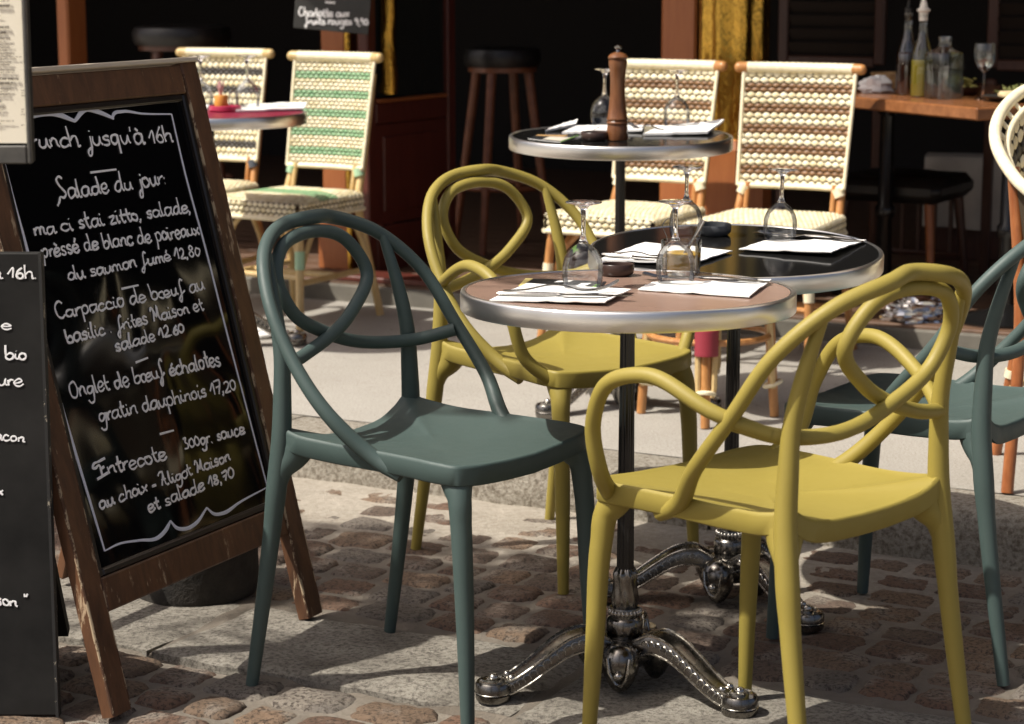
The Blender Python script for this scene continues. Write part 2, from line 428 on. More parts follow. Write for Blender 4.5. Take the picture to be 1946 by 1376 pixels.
# kerb stones: rough face, worn top
KERBM = mat('rough_kerb_stone', (.42, .39, .33), .9)
fa = noise_tex(KERBM, 6, 8, .7); fb = noise_tex(KERBM, 75, 9, .75)
cs = ramp(KERBM, fa, [(.3, (.36, .33, .27)), (.7, (.50, .46, .39))])
lk(KERBM, mixc(KERBM, ramp(KERBM, fb, [(.40, (.9,)*3), (.55, (0, 0, 0))]), cs, (.17, .14, .10)), base(KERBM).inputs['Base Color'])
bump(KERBM, noise_tex(KERBM, 85, 10, .75), .9, .016)
g = MB(); s = -6.0; r_ = random.Random(9)
while s < 7:
    L = r_.uniform(1.0, 1.5); n1 = int(L/.03)
    prof = [(-.20, KH-.03), (-.199, KH-.003), (-.16, KH), (-.10, KH), (-.05, KH), (-.02, KH-.003), (-.006, KH-.012), (0, KH-.03)] + [(0, KH-.03-i*.0175) for i in range(1, 8)]
    rows = []
    for i in range(-1, n1+1):
        ii = max(0, min(n1-1, i)); ss = s+.004+ii/(n1-1)*(L-.008); inset = .012 if i in (-1, n1) else 0
        rows.append([ST(ss, (t-inset if t > -.1 else t+inset) + .007*nz(ss*8, z*14, t)+.004*nz(ss*28, z*28, t), z-inset*.6+.003*nz(ss*5, t*9, 4) if t > -.19 else z) for t, z in prof])
    g.grid(rows); s += L
tag(g.build('kerb', KERBM, angle=60), kind='structure')

# pavement
PAVE = mat('grey_pavement', (.42, .4, .36), .85)
fa = noise_tex(PAVE, 1.6, 8, .7); fb = noise_tex(PAVE, 170, 6, .7); fc = noise_tex(PAVE, 9, 8, .7)
cs = ramp(PAVE, fa, [(.3, (.31, .292, .258)), (.7, (.41, .39, .352))])
cs = mixc(PAVE, ramp(PAVE, fc, [(.55, (0, 0, 0)), (.72, (.6,)*3)]), cs, (.30, .275, .235))
fg = noise_tex(PAVE, 26, 2, .4); cs = mixc(PAVE, ramp(PAVE, fg, [(.70, (0, 0, 0)), (.74, (.7,)*3)]), cs, (.16, .145, .12))
lk(PAVE, mixc(PAVE, ramp(PAVE, fb, [(.38, (.8,)*3), (.54, (0, 0, 0))]), cs, (.2, .18, .15)), base(PAVE).inputs['Base Color'])
bump(PAVE, noise_tex(PAVE, 140, 8, .7), .35, .005)
FA = Vector((0, 7.5, 0))                                        # front edge of the terrace step
def FW(s, t, z=0): return FA + E1*s - T1v*t + Vector((0, 0, z))   # s along the facade, t inwards
dk = (FA-K0).dot(-T1v)                                          # kerb to step
g = MB(); g.grid([[ST(s*.5-6, -.203-(dk-.203)*j/8, KH-.002+.002*nz(s, j*.7, 8)) for s in range(28)] for j in range(9)])
tag(g.build('pavement', PAVE), kind='structure')

# terrace step and floor
TZ = .185
g = MB()
CONC = varied('stained_step', (.10, .092, .076), (.17, .158, .132), 5, .85, .4, .006)
g.box(FW(0, .10, (KH+TZ)/2-.03), (13, .20, TZ-KH+.06-.012), 0, (E1, -T1v, Vector((0, 0, 1))), .006)
tag(g.build('terrace_step', CONC, smooth=False), kind='structure')
g = MB()
for j in range(30): g.box(FW(0, .02+j*.142+.07, TZ-.006), (13, .136, .02), 0, (E1, -T1v, Vector((0, 0, 1))), .003)
tag(g.build('terrace_floor', PLANK, smooth=False), kind='structure')

# ------------------------------------------------------------------ cafe front
ZV = Vector((0, 0, 1)); FAX = (E1, -T1v, ZV)
def s_at(px, t, z=1.0):
    lo, hi = -6., 6.
    for _ in range(50):
        m_ = (lo+hi)/2; p = FW(m_, t, z); fz = p.y*math.cos(CAM_P)-(z-CAM_H)*math.sin(CAM_P)
        if 973+FPX*p.x/fz < px: lo = m_
        else: hi = m_
    return lo
cafe = empty('cafe_front', FW(0, 0, 0), 0, 'dark open cafe front with brown timber posts behind the terrace chairs', 'building')
O0 = FW(0, 0, 0)
def cb(g, name, m, smooth=False): return g.build(name, m, cafe, smooth, O0)
g = MB()
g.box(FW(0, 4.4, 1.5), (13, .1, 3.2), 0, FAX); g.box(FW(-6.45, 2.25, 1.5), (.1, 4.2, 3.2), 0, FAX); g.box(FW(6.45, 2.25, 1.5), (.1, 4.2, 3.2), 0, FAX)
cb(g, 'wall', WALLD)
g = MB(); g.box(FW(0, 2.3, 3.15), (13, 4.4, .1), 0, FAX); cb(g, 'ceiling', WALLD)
g = MB(); g.box(FW(0, .32, 2.85), (13, .22, .5), 0, FAX, .02); g.box(FW(0, .19, 2.62), (13, .05, .06), 0, FAX, .01)
for k in range(12): g.box(FW(-6+k*1.09, .20, 2.86), (.9, .03, .34), 0, FAX, .012)
cb(g, 'fascia', FASCIA)
g = MB(); g.box(FW(0, .3, 4.6), (13, .3, 2.7), 0, FAX); cb(g, 'upper_wall', varied('cream_render', (.5, .46, .38), (.58, .54, .45), 2, .9, .2, .01))
def post(px0, px1, t, z0=TZ, z1=2.58, d=.12, m=ORANGEW, name='post'):
    s0, s1 = s_at(px0, t), s_at(px1, t)
    g = MB(); g.box(FW((s0+s1)/2, t+d/2, (z0+z1)/2), (s1-s0, d, z1-z0), 0, FAX, .008)
    g.box(FW((s0+s1)/2, t+d/2-.004, z0+.12), (s1-s0+.03, d+.02, .24), 0, FAX, .008)
    g.box(FW((s0+s1)/2, t+d/2-.004, z1-.05), (s1-s0+.03, d+.02, .08), 0, FAX, .008)
    return cb(g, name, m)
post(108, 130, .30); post(608, 656, .28); post(1255, 1322, .28)
post(1322, 1342, .34, m=SHUTW)
post(655, 690, .34, m=REDWOOD)
# slender brass strip beside the second post
g = MB(); p0 = FW(s_at(661, .27), .27, TZ); g.tube([p0+ZV*(i*.12) for i in range(20)], [.011+.002*(i % 2) for i in range(20)], 10); cb(g, 'brass_strip', BRASS, True)
# brass clad column on a brown plinth
bc = FW(s_at(1394, .30), .30, 0); 
brass = empty('brass_column', bc, 0, 'wide fluted brass column with brown plinth behind the cream chairs', 'column')
g = MB(); g.lathe([(.112, .02+TZ+.0), (.112, 2.58)], 96, 0, (0, 0, 0), fl=lambda a, z: 1+.07*math.cos(a*9))
g.build('brass_cladding', BRASS, brass)
g = MB(); g.lathe([(0, TZ), (.135, TZ), (.135, .70), (.122, .73), (.113, .735)], 8, 0); g.build('plinth', ORANGEW, brass, False)

# open glazed door with brass push bar
dn = FW(s_at(688, .22), .22, 0); df = at_y(858, 300, dn.y+.50); df.z = 0
dv = (df-dn); DL = dv.length; dv.normalize(); dnm = Vector((dv.y, -dv.x, 0))
door = empty('glazed_door', dn, 0, 'oxblood wooden door with dark glass pane and brass push bar standing open', 'door')
DAX = (dv, dnm, ZV)
def dp(a, z, o=0): return dv*a + dnm*o + ZV*z
sw = .055
g = MB(); g.box(dp(sw/2, 1.3), (sw, .045, 2.2), 0, DAX, .006); g.box(dp(DL-sw/2, 1.3), (sw, .045, 2.2), 0, DAX, .006)
g.box(dp(DL/2, .27), (DL-2*sw, .043, .17), 0, DAX, .005); g.box(dp(DL/2, .77), (DL-2*sw, .043, .075), 0, DAX, .005); g.box(dp(DL/2, 2.33), (DL-2*sw, .043, .14), 0, DAX, .005)
g.build('door_frame', REDWOOD, door, False)
g = MB(); g.box(dp(DL/2, .545), (DL-2*sw-.004, .026, .37), 0, DAX, .004); g.box(dp(DL/2, .545, .014), (DL-2*sw-.10, .012, .28), 0, DAX, .005); g.build('lower_panel', REDWOOD, door, False)
g = MB(); g.box(dp(DL/2, 1.535), (DL-2*sw-.004, .008, 1.45), 0, DAX); g.build('glass_pane', GLASSD, door, False)
g = MB(); g.box(dp(DL/2, .815, .012), (DL-2*sw-.01, .03, .014), 0, DAX, .004); g.build('glazing_bead', ORANGEW, door, False)
g = MB(); g.tube([dp(sw+.062, .84+i*.07, .035+.003*math.sin(i*1.7)) for i in range(20)], [.030]*20, 14); g.box(dp(sw+.062, .86, .018), (.03, .03, .03), 0, DAX); g.box(dp(sw+.062, 2.1, .018), (.03, .03, .03), 0, DAX)
g.build('push_bar', BRASS, door)
# door frame threshold board
g = MB(); g.box(FW(s_at(770, .1), .10, TZ+.014), (.62, .16, .02), 0, FAX, .004); tag(g.build('door_sill', REDWOOD, smooth=False), 'flat red brown sill board below the open glazed door', 'sill')

# canopy added out of view above the terrace to shade the interior
aw = empty('added_awning', FW(0, .2, 2.95), 0, 'dark red canvas canopy added out of view to shade the cafe front', 'added_awning')
g = MB(); rows = []
for j in range(9): rows.append([FW(s*.25-6, .2-.85*j/8, 2.95-.33*j/8-.02*math.sin(PI*j/8)) for s in range(49)])
g.grid(rows); g.build('canopy', AWN, aw, True, FW(0, .2, 2.95))
g = MB(); g.grid([[FW(s*.1-6, -.652, 2.62-.14*j/3-(.03*abs(math.sin(s*.8)) if j == 3 else 0)) for s in range(121)] for j in range(4)]); g.build('valance', AWN, aw, True, FW(0, .2, 2.95))

# dark louvred panels inside, upper right
for (a, b, lab) in ((1480, 1682, 'dark louvred wooden panel above the cream chair, between brass column and bottles'), (1876, 2060, 'dark louvred wooden panel above the stemmed glass on the wooden table')):
    t = 1.25; s0, s1 = s_at(a, t), s_at(b, t); zc0, zc1 = .95, 1.285
    pr = empty('louvre_panel', FW((s0+s1)/2, t, zc0), 0, lab, 'shutter', 'dark louvred panels inside the cafe')
    oo = FW((s0+s1)/2, t, zc0)
    g = MB(); w = s1-s0
    g.box((Vector((0, 0, .17))+E1*(-w/2+.02)), (.04, .03, .36), 0, FAX, .005); g.box((Vector((0, 0, .17))+E1*(w/2-.02)), (.04, .03, .36), 0, FAX, .005)
    g.tube([E1*(-w/2+w*i/10)+ZV*(.345+.012*math.sin(PI*i/10)) for i in range(11)], .017, 10); g.box(ZV*.0, (w-.08, .03, .04), 0, FAX, .005)
    g.box(E1*(-w/2+.02)+ZV*(-.5), (.035, .03, .9), 0, FAX, .004); g.box(E1*(w/2-.02)+ZV*(-.5), (.035, .03, .9), 0, FAX, .004)
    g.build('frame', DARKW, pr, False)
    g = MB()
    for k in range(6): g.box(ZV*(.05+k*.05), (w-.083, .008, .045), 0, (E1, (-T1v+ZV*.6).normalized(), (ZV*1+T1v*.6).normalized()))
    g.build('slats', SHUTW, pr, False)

# ------------------------------------------------------------------ mustard and teal loop-backed chairs
K = dict(
 Ffoot=(.1966, .232, 0), Ftop=(.1847, .204, .4417), Rfoot=(.2043, -.2567, 0), Rk=(.195, -.2068, .3074), Rseat=(.1888, -.1874, .468), Rm=(.1819, -.1892, .6206), Rtop=(.1718, -.2259, .782),
 A0=(.1999, .0395, .4578), A1=(.2342, -.0402, .5396), A2=(.2392, -.1182, .6329), A3=(.2209, -.185, .733), A4=(.1554, -.2456, .8076), A5=(.0631, -.2758, .8401), A6=(0, -.2631, .8471),
 M0=(.1992, -.1881, .5763), M1=(.2475, -.0959, .6359), M2=(.2741, .0277, .6821), M3=(.2807, .1072, .6578), M4=(.2712, .1478, .589), M5=(.2407, .1607, .4977), M6=(.1898, .1828, .446))
BR = [(.1850, -.1890, .5966), (.1056, -.2010, .6087), (-.0351, -.2046, .6707), (-.1007, -.2211, .7367), (-.0619, -.2414, .8015), (.0501, -.2573, .8187), (.1030, -.2530, .8010), (.1350, -.2390, .7540), (.1150, -.2250, .6920), (.0249, -.2182, .6373), (-.1111, -.2028, .6015), (-.1800, -.1621, .6025), (-.2233, -.1064, .6201)]
def mir(p): return (-p[0], p[1], p[2])
def make_chair(name, m, arms):
    t = empty(name)
    # seat shell
    half = [(0, -.180, .455), (.09, -.186, .461), (.150, -.197, .476), (.186, -.196, .494), (.1965, -.165, .486), (.196, -.08, .4785), (.199, .02, .478), (.204, .12, .477), (.207, .18, .4755), (.200, .212, .474), (.178, .2245, .4725), (.10, .233, .467), (0, .236, .4635)]
    hp = cr(half, 4); ring = hp + [Vector(mir(p)) for p in hp[-2:0:-1]]
    g = MB(); rows = []
    def rg(k, dz, absdish=None):
        out = []
        for p in ring:
            q = Vector((p.x*k, .02+(p.y-.02)*k, p.z+dz))
            if absdish is not None: q.z = p.z*k**2 + (1-k**2)*.456 + dz
            out.append(q)
        return out
    rows.append([p-ZV*(.037) for p in rg(.90, 0)]); rows.append([p-ZV*.037 for p in rg(.985, 0)]); rows.append([p-ZV*.034 for p in rg(1.0, 0)])
    rows.append([p-ZV*.006 for p in rg(1.0, 0)]); rows.append([p-ZV*.0018 for p in rg(.994, 0)]); rows.append(rg(.98, 0))
    for k in (.95, .9, .8, .65, .45, .25): rows.append(rg(k, -.001, 1))
    g.grid(rows, 0, True); g.fan(rows[-1], Vector((0, .02, .455))); g.fan(rows[0], Vector((0, .02, .43)), 0, True)
    for f in (lambda p: p, mir):
        g.tube(cr([f((.166, -.166, .456)), f((.172, -.172, .440)), f((.186, -.187, .412)), f((.191, -.1915, .385))], 5), crs([.032, .0285, .0195, .013], 5), 14)
    g.build('seat', m, t, True, None, 50)
    # hoop
    A = [K['A%d' % i] for i in range(7)]
    A[0] = (.1925, .0395, .4580); base0 = (.1835, .082, .4370)
    pts = [base0]+A+[mir(p) for p in A[5::-1]]+[mir(base0)]
    rr = [x*1.09 for x in (.0120, .0138, .0120, .0112, .0112, .0118, .0124, .0126, .0124, .0118, .0112, .0112, .0120, .0138, .0120)]
    g = MB(); g.tube(cr(pts, 8), crs(rr, 8), 16); g.build('backrest_hoop', m, t)
    # loop
    b = BR[:12] if not arms else BR
    g = MB(); g.tube(cr(BR, 8), .0124, 16); g.build('backrest_loop', m, t)
    for f in (lambda p: p, mir):
        g = MB(); g.tube(cr([f((.171, .190, .458)), f((.1735, .193, .440)), f((.1835, .2065, .412)), f((.1872, .212, .37)), f((.191, .2225, .2)), f(K['Ffoot'])], 6), crs([.030, .0285, .0208, .0188, .016, .0118], 6), 16)
        g.build('leg', m, t)
        g = MB(); g.tube(cr([f(K['Rfoot']), f(K['Rk']), f((.1925, -.196, .39)), f(K['Rseat']), f((.185, -.1865, .545)), f(K['Rm']), f((.1775, -.206, .70)), f((.1665, -.2335, .798))], 8), crs([.0118, .0165, .0188, .0184, .0165, .0145, .0128, .0092], 8), 16)
        g.build('leg', m, t)
        if arms:
            g = MB(); m0 = (.188, -.188, .588) if f is not mir else (.192, -.156, .606)
            g.tube(cr([f(m0)]+[f(K['M%d' % i]) for i in range(1, 6)]+[f((.186, .190, .446))], 10), crs([.0105, .0122, .0128, .0130, .0130, .0138, .0150], 10), 16); g.build('armrest', m, t)
    return t
CH = dict(A=(-.1516, 3.9209, -2.1864), C=(.1042, 4.8057, -2.4252), B=(.4297, 3.5191, .7336), D=(.8153, 4.2164, .9502))
def put(o, k, label, group):
    x, y, th = CH[k]; o.location = (x, y, 0.001); o.rotation_euler = (0, 0, th); tag(o, label, 'chair', group)
tealc = make_chair('loop_back_chair', TEAL, False); put(tealc, 'A', 'armless teal plastic chair with looped back standing beside the chalkboard easel', 'teal loop backed chairs')
o = copy_tree(tealc); put(o, 'D', 'teal plastic chair behind the front mustard armchair, cut off by the right edge', 'teal loop backed chairs')
yel = make_chair('loop_back_armchair', YELLOW, True); put(yel, 'B', 'mustard armchair in the right foreground seen from behind', 'mustard loop backed armchairs')
o = copy_tree(yel); put(o, 'C', 'mustard armchair behind the brown table, between teal chair and table column', 'mustard loop backed armchairs')

# ------------------------------------------------------------------ tree added out of view at left to throw dappled shade on the setts
tr = empty('added_shade_tree', (-4.6, 1.9, 0), 0, 'young tree added out of view at left, one leafy limb shading the setts', 'tree')
to_ = Vector((-4.6, 1.9, 0))
BARK = varied('grey_bark', (.07, .058, .045), (.16, .14, .11), 18, .9, .6, .012, (1, 1, .4))
g = MB(); g.tube(cr([(-4.6, 1.9, 0), (-4.57, 1.93, 1.2), (-4.6, 1.95, 2.3), (-4.75, 2.0, 3.3), (-5.0, 2.1, 4.3)], 6), crs([.13, .105, .09, .065, .03], 6), 12)
g.tube(cr([(-4.59, 1.94, 2.2), (-4.1, 2.5, 2.75), (-3.4, 3.35, 3.15), (-2.6, 3.75, 3.3), (-1.8, 3.4, 3.35)], 6), crs([.065, .05, .035, .022, .008], 6), 10)
g.tube(cr([(-4.62, 1.97, 2.6), (-5.2, 1.5, 3.4), (-5.6, 1.3, 4.2)], 6), crs([.05, .035, .012], 6), 8)
for k in range(26):
    f = rnd.random(); p = Vector((-3.5, 3.4, 3.15)).lerp(Vector((-1.8, 3.35, 3.35)), f); d = Vector((rnd.uniform(-.5, .5), rnd.uniform(-.35, .35), rnd.uniform(-.1, .35))); g.tube([p, p+d*.5, p+d+ZV*.03], [.010, .007, .003], 5)
g.build('trunk', BARK, tr, True, to_)
g = MB(); rt = random.Random(21)
def leaves(c, ax, n, sz):
    for k in range(n):
        while True:
            q = Vector((rt.uniform(-1, 1), rt.uniform(-1, 1), rt.uniform(-1, 1)))
            if q.length < 1 and noise.noise(q*3.1+c) > -.12: break
        p = c + E1*(q.x*ax[0]) + T1v*(q.y*ax[1]) + ZV*(q.z*ax[2])
        u_ = Vector((rt.uniform(-1, 1), rt.uniform(-1, 1), rt.uniform(-.6, .6))).normalized(); w_ = u_.cross(Vector((rt.uniform(-1, 1), rt.uniform(-1, 1), rt.uniform(-1, 1)))).normalized(); L = sz*rt.uniform(.7, 1.3)
        g.add([p-u_*L, p-u_*L*.2+w_*L*.55, p+u_*L, p-u_*L*.2-w_*L*.55], [(0, 1, 2, 3)])
leaves(Vector((-2.62, 3.88, 3.3)), (1.12, .29, .30), 980, .055)
leaves(Vector((-5.1, 1.9, 4.3)), (1.15, 1.1, .9), 3800, .06)
g.build('crown', varied('tree_leaves', (.035, .07, .014), (.085, .13, .03), 9, .6, 0, 0), tr, False, to_)

# ------------------------------------------------------------------ bistro tables
TABS = dict(T1=(.2072, 3.912, 0, -.017), T2=(.4552, 4.475, 0, .058), T3=(.2913, 5.935, KH, .024), T4=(-.935, 6.86, KH, .0))
TH = .735
def make_table(top_mat, detail=True):
    t = empty('bistro_table')
    tz = Vector((0, 0, TH))
    g = MB(); g.lathe([(0, -.022), (.286, -.022), (.2895, -.018), (.2895, -.003), (.2885, 0), (0, 0)], 72); tt = g.build('table_top', top_mat, t); tt.location = tz
    g = MB(); g.lathe([(.2905, -.030), (.2905, -.001), (.2915, .0012), (.2955, .0014), (.2985, -.0004), (.300, -.004), (.300, -.032), (.2985, -.0345), (.294, -.0345), (.2905, -.030)], 96); rim = g.build('rim', ALU, t); rim.location = tz
    g = MB()
    for k in range(4): g.box((math.cos(k*PI/2)*.06, math.sin(k*PI/2)*.06, TH-.034), (.12, .03, .012) if k % 2 == 0 else (.03, .12, .012), 0, None, .002)
    g.build('top_bracket', COLUMN, t, False)
    g = MB(); fl = lambda a, z: 1+.055*math.cos(a*12)
    g.lathe([(.0152-.0028*i/12, .205+i*(TH-.04-.205)/12) for i in range(13)], 96, 0, fl=fl); g.build('column', COLUMN, t)
    g = MB()
    g.lathe([(.016, .222), (.019, .218), (.0225, .210), (.0205, .198), (.0215, .180), (.0235, .165), (.022, .150), (.020, .146)], 60, 0, fl=lambda a, z: 1+.10*math.cos(a*8+z*60))
    g.lathe([(.020, .150), (.027, .148), (.0292, .140), (.0275, .131), (.031, .128), (.0335, .124), (.0335, .096), (.031, .092)], 48)
    for k in range(24): g.ball((.0285*math.cos(k*PI/12), .0285*math.sin(k*PI/12), .1395), .0036, 1, 6, 4, (1, 1, 1.8))
    g.build('collar', [CAST, CASTLIGHT], t)
    g = MB(); g.lathe([(.030, .094), (.040, .0925), (.056, .083), (.066, .072), (.064, .064), (.052, .052), (.036, .040), (0, .036)], 64, 0, fl=lambda a, z: 1+.02*math.cos(a*24))
    for k in range(28):
        a = k*2*PI/28; g.ball((.056*math.cos(a), .056*math.sin(a), .0815), .006, 1, 6, 4, (1, 1, .8))
    for k in range(3):
        a = k*2*PI/3; c_, s_ = math.cos(a), math.sin(a); O = Vector((c_*.062, s_*.062, .050)); rad = Vector((c_, s_, 0)); tan = Vector((-s_, c_, 0))
        rows = []
        for i in range(13):
            th = PI*i/12; rows.append([O + ZV*(.047*math.cos(th)) + (rad*math.cos(2*PI*q/16)*.030+tan*math.sin(2*PI*q/16)*.034)*math.sin(th)*(1+.25*math.cos(th)) for q in range(16)])
        g.grid(rows, 0, True)
        g.tube([O+ZV*z+rad*(r_)+tan*o_ for z, r_, o_ in ((.026, .0275, -.020), (.0, .0325, -.016), (-.021, .0295, -.005), (-.026, .0280, .005), (-.014, .0305, .014), (.007, .0325, .018), (.026, .0275, .020))], .0028, 6, 1)
        g.ball(O+rad*.031-ZV*.006, .009, 1, 8, 6)
    g.build('hub', [CAST, CASTLIGHT], t)
    for k in range(3):
        a = PI+k*2*PI/3; rad = Vector((math.cos(a), math.sin(a), 0)); tan = Vector((-math.sin(a), math.cos(a), 0))
        prof = cr([(.040, .076, 0), (.075, .094, 0), (.115, .088, 0), (.155, .066, 0), (.195, .040, 0), (.228, .024, 0), (.25, .020, 0)], 6)
        g = MB(); rows = []; N = len(prof)
        for i, p in enumerate(prof):
            u = i/(N-1); w = .032*(1-u)+.0185*u; h = .023*(1-u)+.014*u
            c = rad*p.x+ZV*p.y
            rows.append([c+tan*(w*x)+ZV*(h*z) for x, z in ((-1, -.7), (-1, .35), (-.86, .85), (-.5, .80), (0, 1.05), (.5, .80), (.86, .85), (1, .35), (1, -.7), (.5, -1), (-.5, -1))])
        g.grid(rows, 0, True)
        for sd in (-1, 1):
            g.tube([rad*p.x+ZV*(p.y+(.023*(1-i/(N-1))+.014*i/(N-1))*.85)+tan*sd*(.032*(1-i/(N-1))+.0185*i/(N-1))*.88 for i, p in enumerate(prof)], .0026, 6, 1)
            g.tube([rad*p.x+ZV*(p.y-(.015*(1-i/(N-1))+.009*i/(N-1)))+tan*sd*(.0325*(1-i/(N-1))+.0188*i/(N-1)) for i, p in enumerate(prof)], .0022, 6, 1)
            for i in range(5, N-5, 2):
                p = prof[i]; u = i/(N-1); w = .032*(1-u)+.0185*u
                g.tube([rad*(p.x+.0085*math.cos(q))+ZV*(p.y+.001+.0085*math.sin(q))+tan*sd*w*1.02 for q in [PI*j/6 for j in range(7)]], .0013, 5, 1)
        g.build('leg', [CAST, CASTLIGHT], t)
        g = MB(); fc = rad*.256
        g.lathe([(0, 0), (.031, 0), (.033, .004), (.033, .012), (.031, .0135), (.0335, .016), (.0335, .030), (.030, .035), (.018, .036), (0, .034)], 28, 0, fc)
        g.tube([fc+ZV*.0365+(rad*math.cos(q*.45)+tan*math.sin(q*.45))*(.024-.0011*q) for q in range(20)], .0042, 6, 1)
        g.ball(fc+ZV*.040, .0095, 1, 10, 7); g.ball(fc-rad*.030+ZV*.040+tan*.012, .0075, 1, 8, 6); g.ball(fc-rad*.030+ZV*.040-tan*.012, .0075, 1, 8, 6)
        g.lathe([(.0335, .0145), (.0346, .0155), (.0335, .0165)], 28, 1, fc)
        g.build('foot', [CAST, CASTLIGHT], t)
    return t
def set_table(o, k, label, rz):
    x, y, z, sl = TABS[k]; o.location = (x, y, z); o.rotation_euler = (0, 0, rz); tag(o, label, 'table', 'round bistro tables')
    for ch in o.children:
        if ch.name.split('.')[0] in ('table_top', 'rim'):
            ch.rotation_euler = (Matrix.Rotation(-rz, 3, 'Z') @ Matrix.Rotation(math.atan(sl), 3, 'X') @ Matrix.Rotation(rz, 3, 'Z')).to_euler()
tb = make_table(LAMIN); set_table(tb, 'T1', 'round bistro table with brown laminate top and metal rim, nearest the camera', R(20))
for k, mt_, lab, rz in (('T2', STONET, 'round bistro table with black speckled top touching the brown one, four tableware settings nearest it', R(2)),
                        ('T3', STONET, 'round bistro table further back carrying the tall wooden pepper mill', R(40)),
                        ('T4', REDLAM, 'round bistro table at left behind the chalkboard easel, with red top and orange jar', R(70))):
    if k == 'T2': lab = 'round bistro table with glossy black speckled top, directly behind the brown topped one'
    o = copy_tree(tb); set_table(o, k, lab, rz)
    for ch in o.children:
        if ch.name.startswith('table_top'):
            ch.data = ch.data.copy(); ch.data.materials[0] = mt_
        if ch.name.startswith('column') and k in ('T3', 'T4'): pass
def TP(k, u, v, dz=0):
    x, y, z, sl = TABS[k]; return on_plane(u, v, Vector((x, y, z+TH)), Vector((0, -sl, 1)).normalized()) + ZV*dz

# ------------------------------------------------------------------ tableware
def make_glass():
    t = empty('wine_glass')
    g = MB(); g.lathe([(.0315, 0), (.0345, .014), (.0358, .028), (.0352, .042), (.0318, .056), (.0245, .068), (.0150, .076), (.0085, .0805)], 40)
    g.build('bowl', GLASS, t)
    g = MB(); g.lathe([(0, .0795), (.0095, .0805), (.0062, .086), (.0043, .094), (.0038, .108), (.0040, .126), (.0052, .138), (.0105, .1445), (.021, .1482), (.0310, .1502), (.0320, .1512), (.0310, .1520), (0, .1522)], 36)
    g.build('stem', SOLIDG, t)
    return t
glass0 = make_glass(); used = [False]
def glass(k, u, v, label, s=1., flip=True):
    o = glass0 if not used[0] else copy_tree(glass0); used[0] = True
    o.location = TP(k, u, v, .0012); o.rotation_euler = (math.atan(TABS[k][3]), 0, rnd.uniform(0, 6)); o.scale = (s, s, s); tag(o, label, 'wine glass', 'upturned wine glasses')
    return o
def napkin(k, c, label, lift=(0, 0, 0, 0), th=.0022, seed=0, m=PAPER, name='paper_napkin', cat='napkin', group='paper napkins'):
    P = [TP(k, *p, .0006) for p in c]; N = 12
    top = []
    for j in range(N+1):
        r_ = []
        for i in range(N+1):
            u, v = i/N, j/N; p = (P[0]*(1-u)+P[1]*u)*(1-v)+(P[3]*(1-u)+P[2]*u)*v
            l = (lift[0]*(1-u)+lift[1]*u)*(1-v)+(lift[3]*(1-u)+lift[2]*u)*v
            e = max(abs(2*u-1), abs(2*v-1))
            z = th + abs(l)*e**6 + .0022*max(0, nz(u*2.4+seed, v*2.4, seed)+.2) + .002*e**8*max(0, nz(u*6+seed, v*6)) + .0016*math.exp(-((u-.5)/.05)**2) + .0012*math.exp(-((v-.5)/.06)**2)
            r_.append(p+ZV*z)
        top.append(r_)
    g = MB(); g.grid(top); bot = [[p-ZV*th for p in r_] for r_ in top]; g.grid([r_[::-1] for r_ in bot])
    ring_t = top[0]+[r_[-1] for r_ in top[1:]]+top[-1][-2::-1]+[r_[0] for r_ in top[-2:0:-1]]
    g.grid([ring_t, [p-ZV*th for p in ring_t]], 0, True)
    o = g.build(name, m, None, True, P[0]); return tag(o, label, cat, group)
def fork(p0, p1, label, arch=.010, up=.014, side=1, sc_=1.0):
    p0, p1 = Vector(p0), Vector(p1); d = (p1-p0); L = d.length; d.normalize(); w = d.cross(ZV).normalized(); n = w.cross(d).normalized()
    zs = [(0, .002), (.2, .004), (.42, arch), (.55, arch*.8), (.66, .0025), (.72, .002), (.80, .003), (.9, up*.45), (1, up)]
    ws = [.0058, .0060, .0042, .0030, .0028, .0055, .0105, .0115, .0112]
    g = MB(); path = cr([p0+d*(L*a)+n*z for a, z in zs[:7]], 5); rr = crs(ws[:7], 5)
    rows = [[p+w*(r_*x*sc_)+n*(.0011*y) for x, y in ((-1, 0), (-.6, 1), (.6, 1), (1, 0), (.6, -1), (-.6, -1))] for p, r_ in zip(path, rr)]; g.grid(rows, 0, True); g.fan(rows[0], path[0]); g.fan(rows[-1], path[-1])
    for q in (-1, -.34, .34, 1): g.tube(cr([p0+d*(L*a)+n*z+w*q*.0088*sc_ for a, z in zs[6:]], 4), [.0016]*8+[.0009], 6)
    return tag(g.build('fork', STEEL, None, True, p0), label, 'fork', 'table forks')
def knife(p0, p1, label, sc_=1.0):
    p0, p1 = Vector(p0), Vector(p1); d = (p1-p0); L = d.length; d.normalize(); w = d.cross(ZV).normalized(); n = w.cross(d).normalized()
    g = MB(); st = [(0, .0030, .002), (.03, .0055, .0032), (.25, .0055, .0034), (.44, .0038, .0028), (.47, .0040, .0022), (.50, .0085, .0010), (.7, .0092, .0009), (.9, .0080, .0008), (.97, .005, .0006), (1, .001, .0004)]
    rows = [[p0+d*(L*a)+n*(.0035)+w*(r_*x*sc_)+n*(h*y) for x, y in ((-1, 0), (-.6, 1), (.6, 1), (1, 0), (.6, -1), (-.6, -1))] for a, r_, h in st]
    g.grid(rows, 0, True); g.fan(rows[0], p0+n*.0035); g.fan(rows[-1], p1+n*.0035)
    return tag(g.build('knife', STEEL, None, True, p0), label, 'knife', 'table knives')
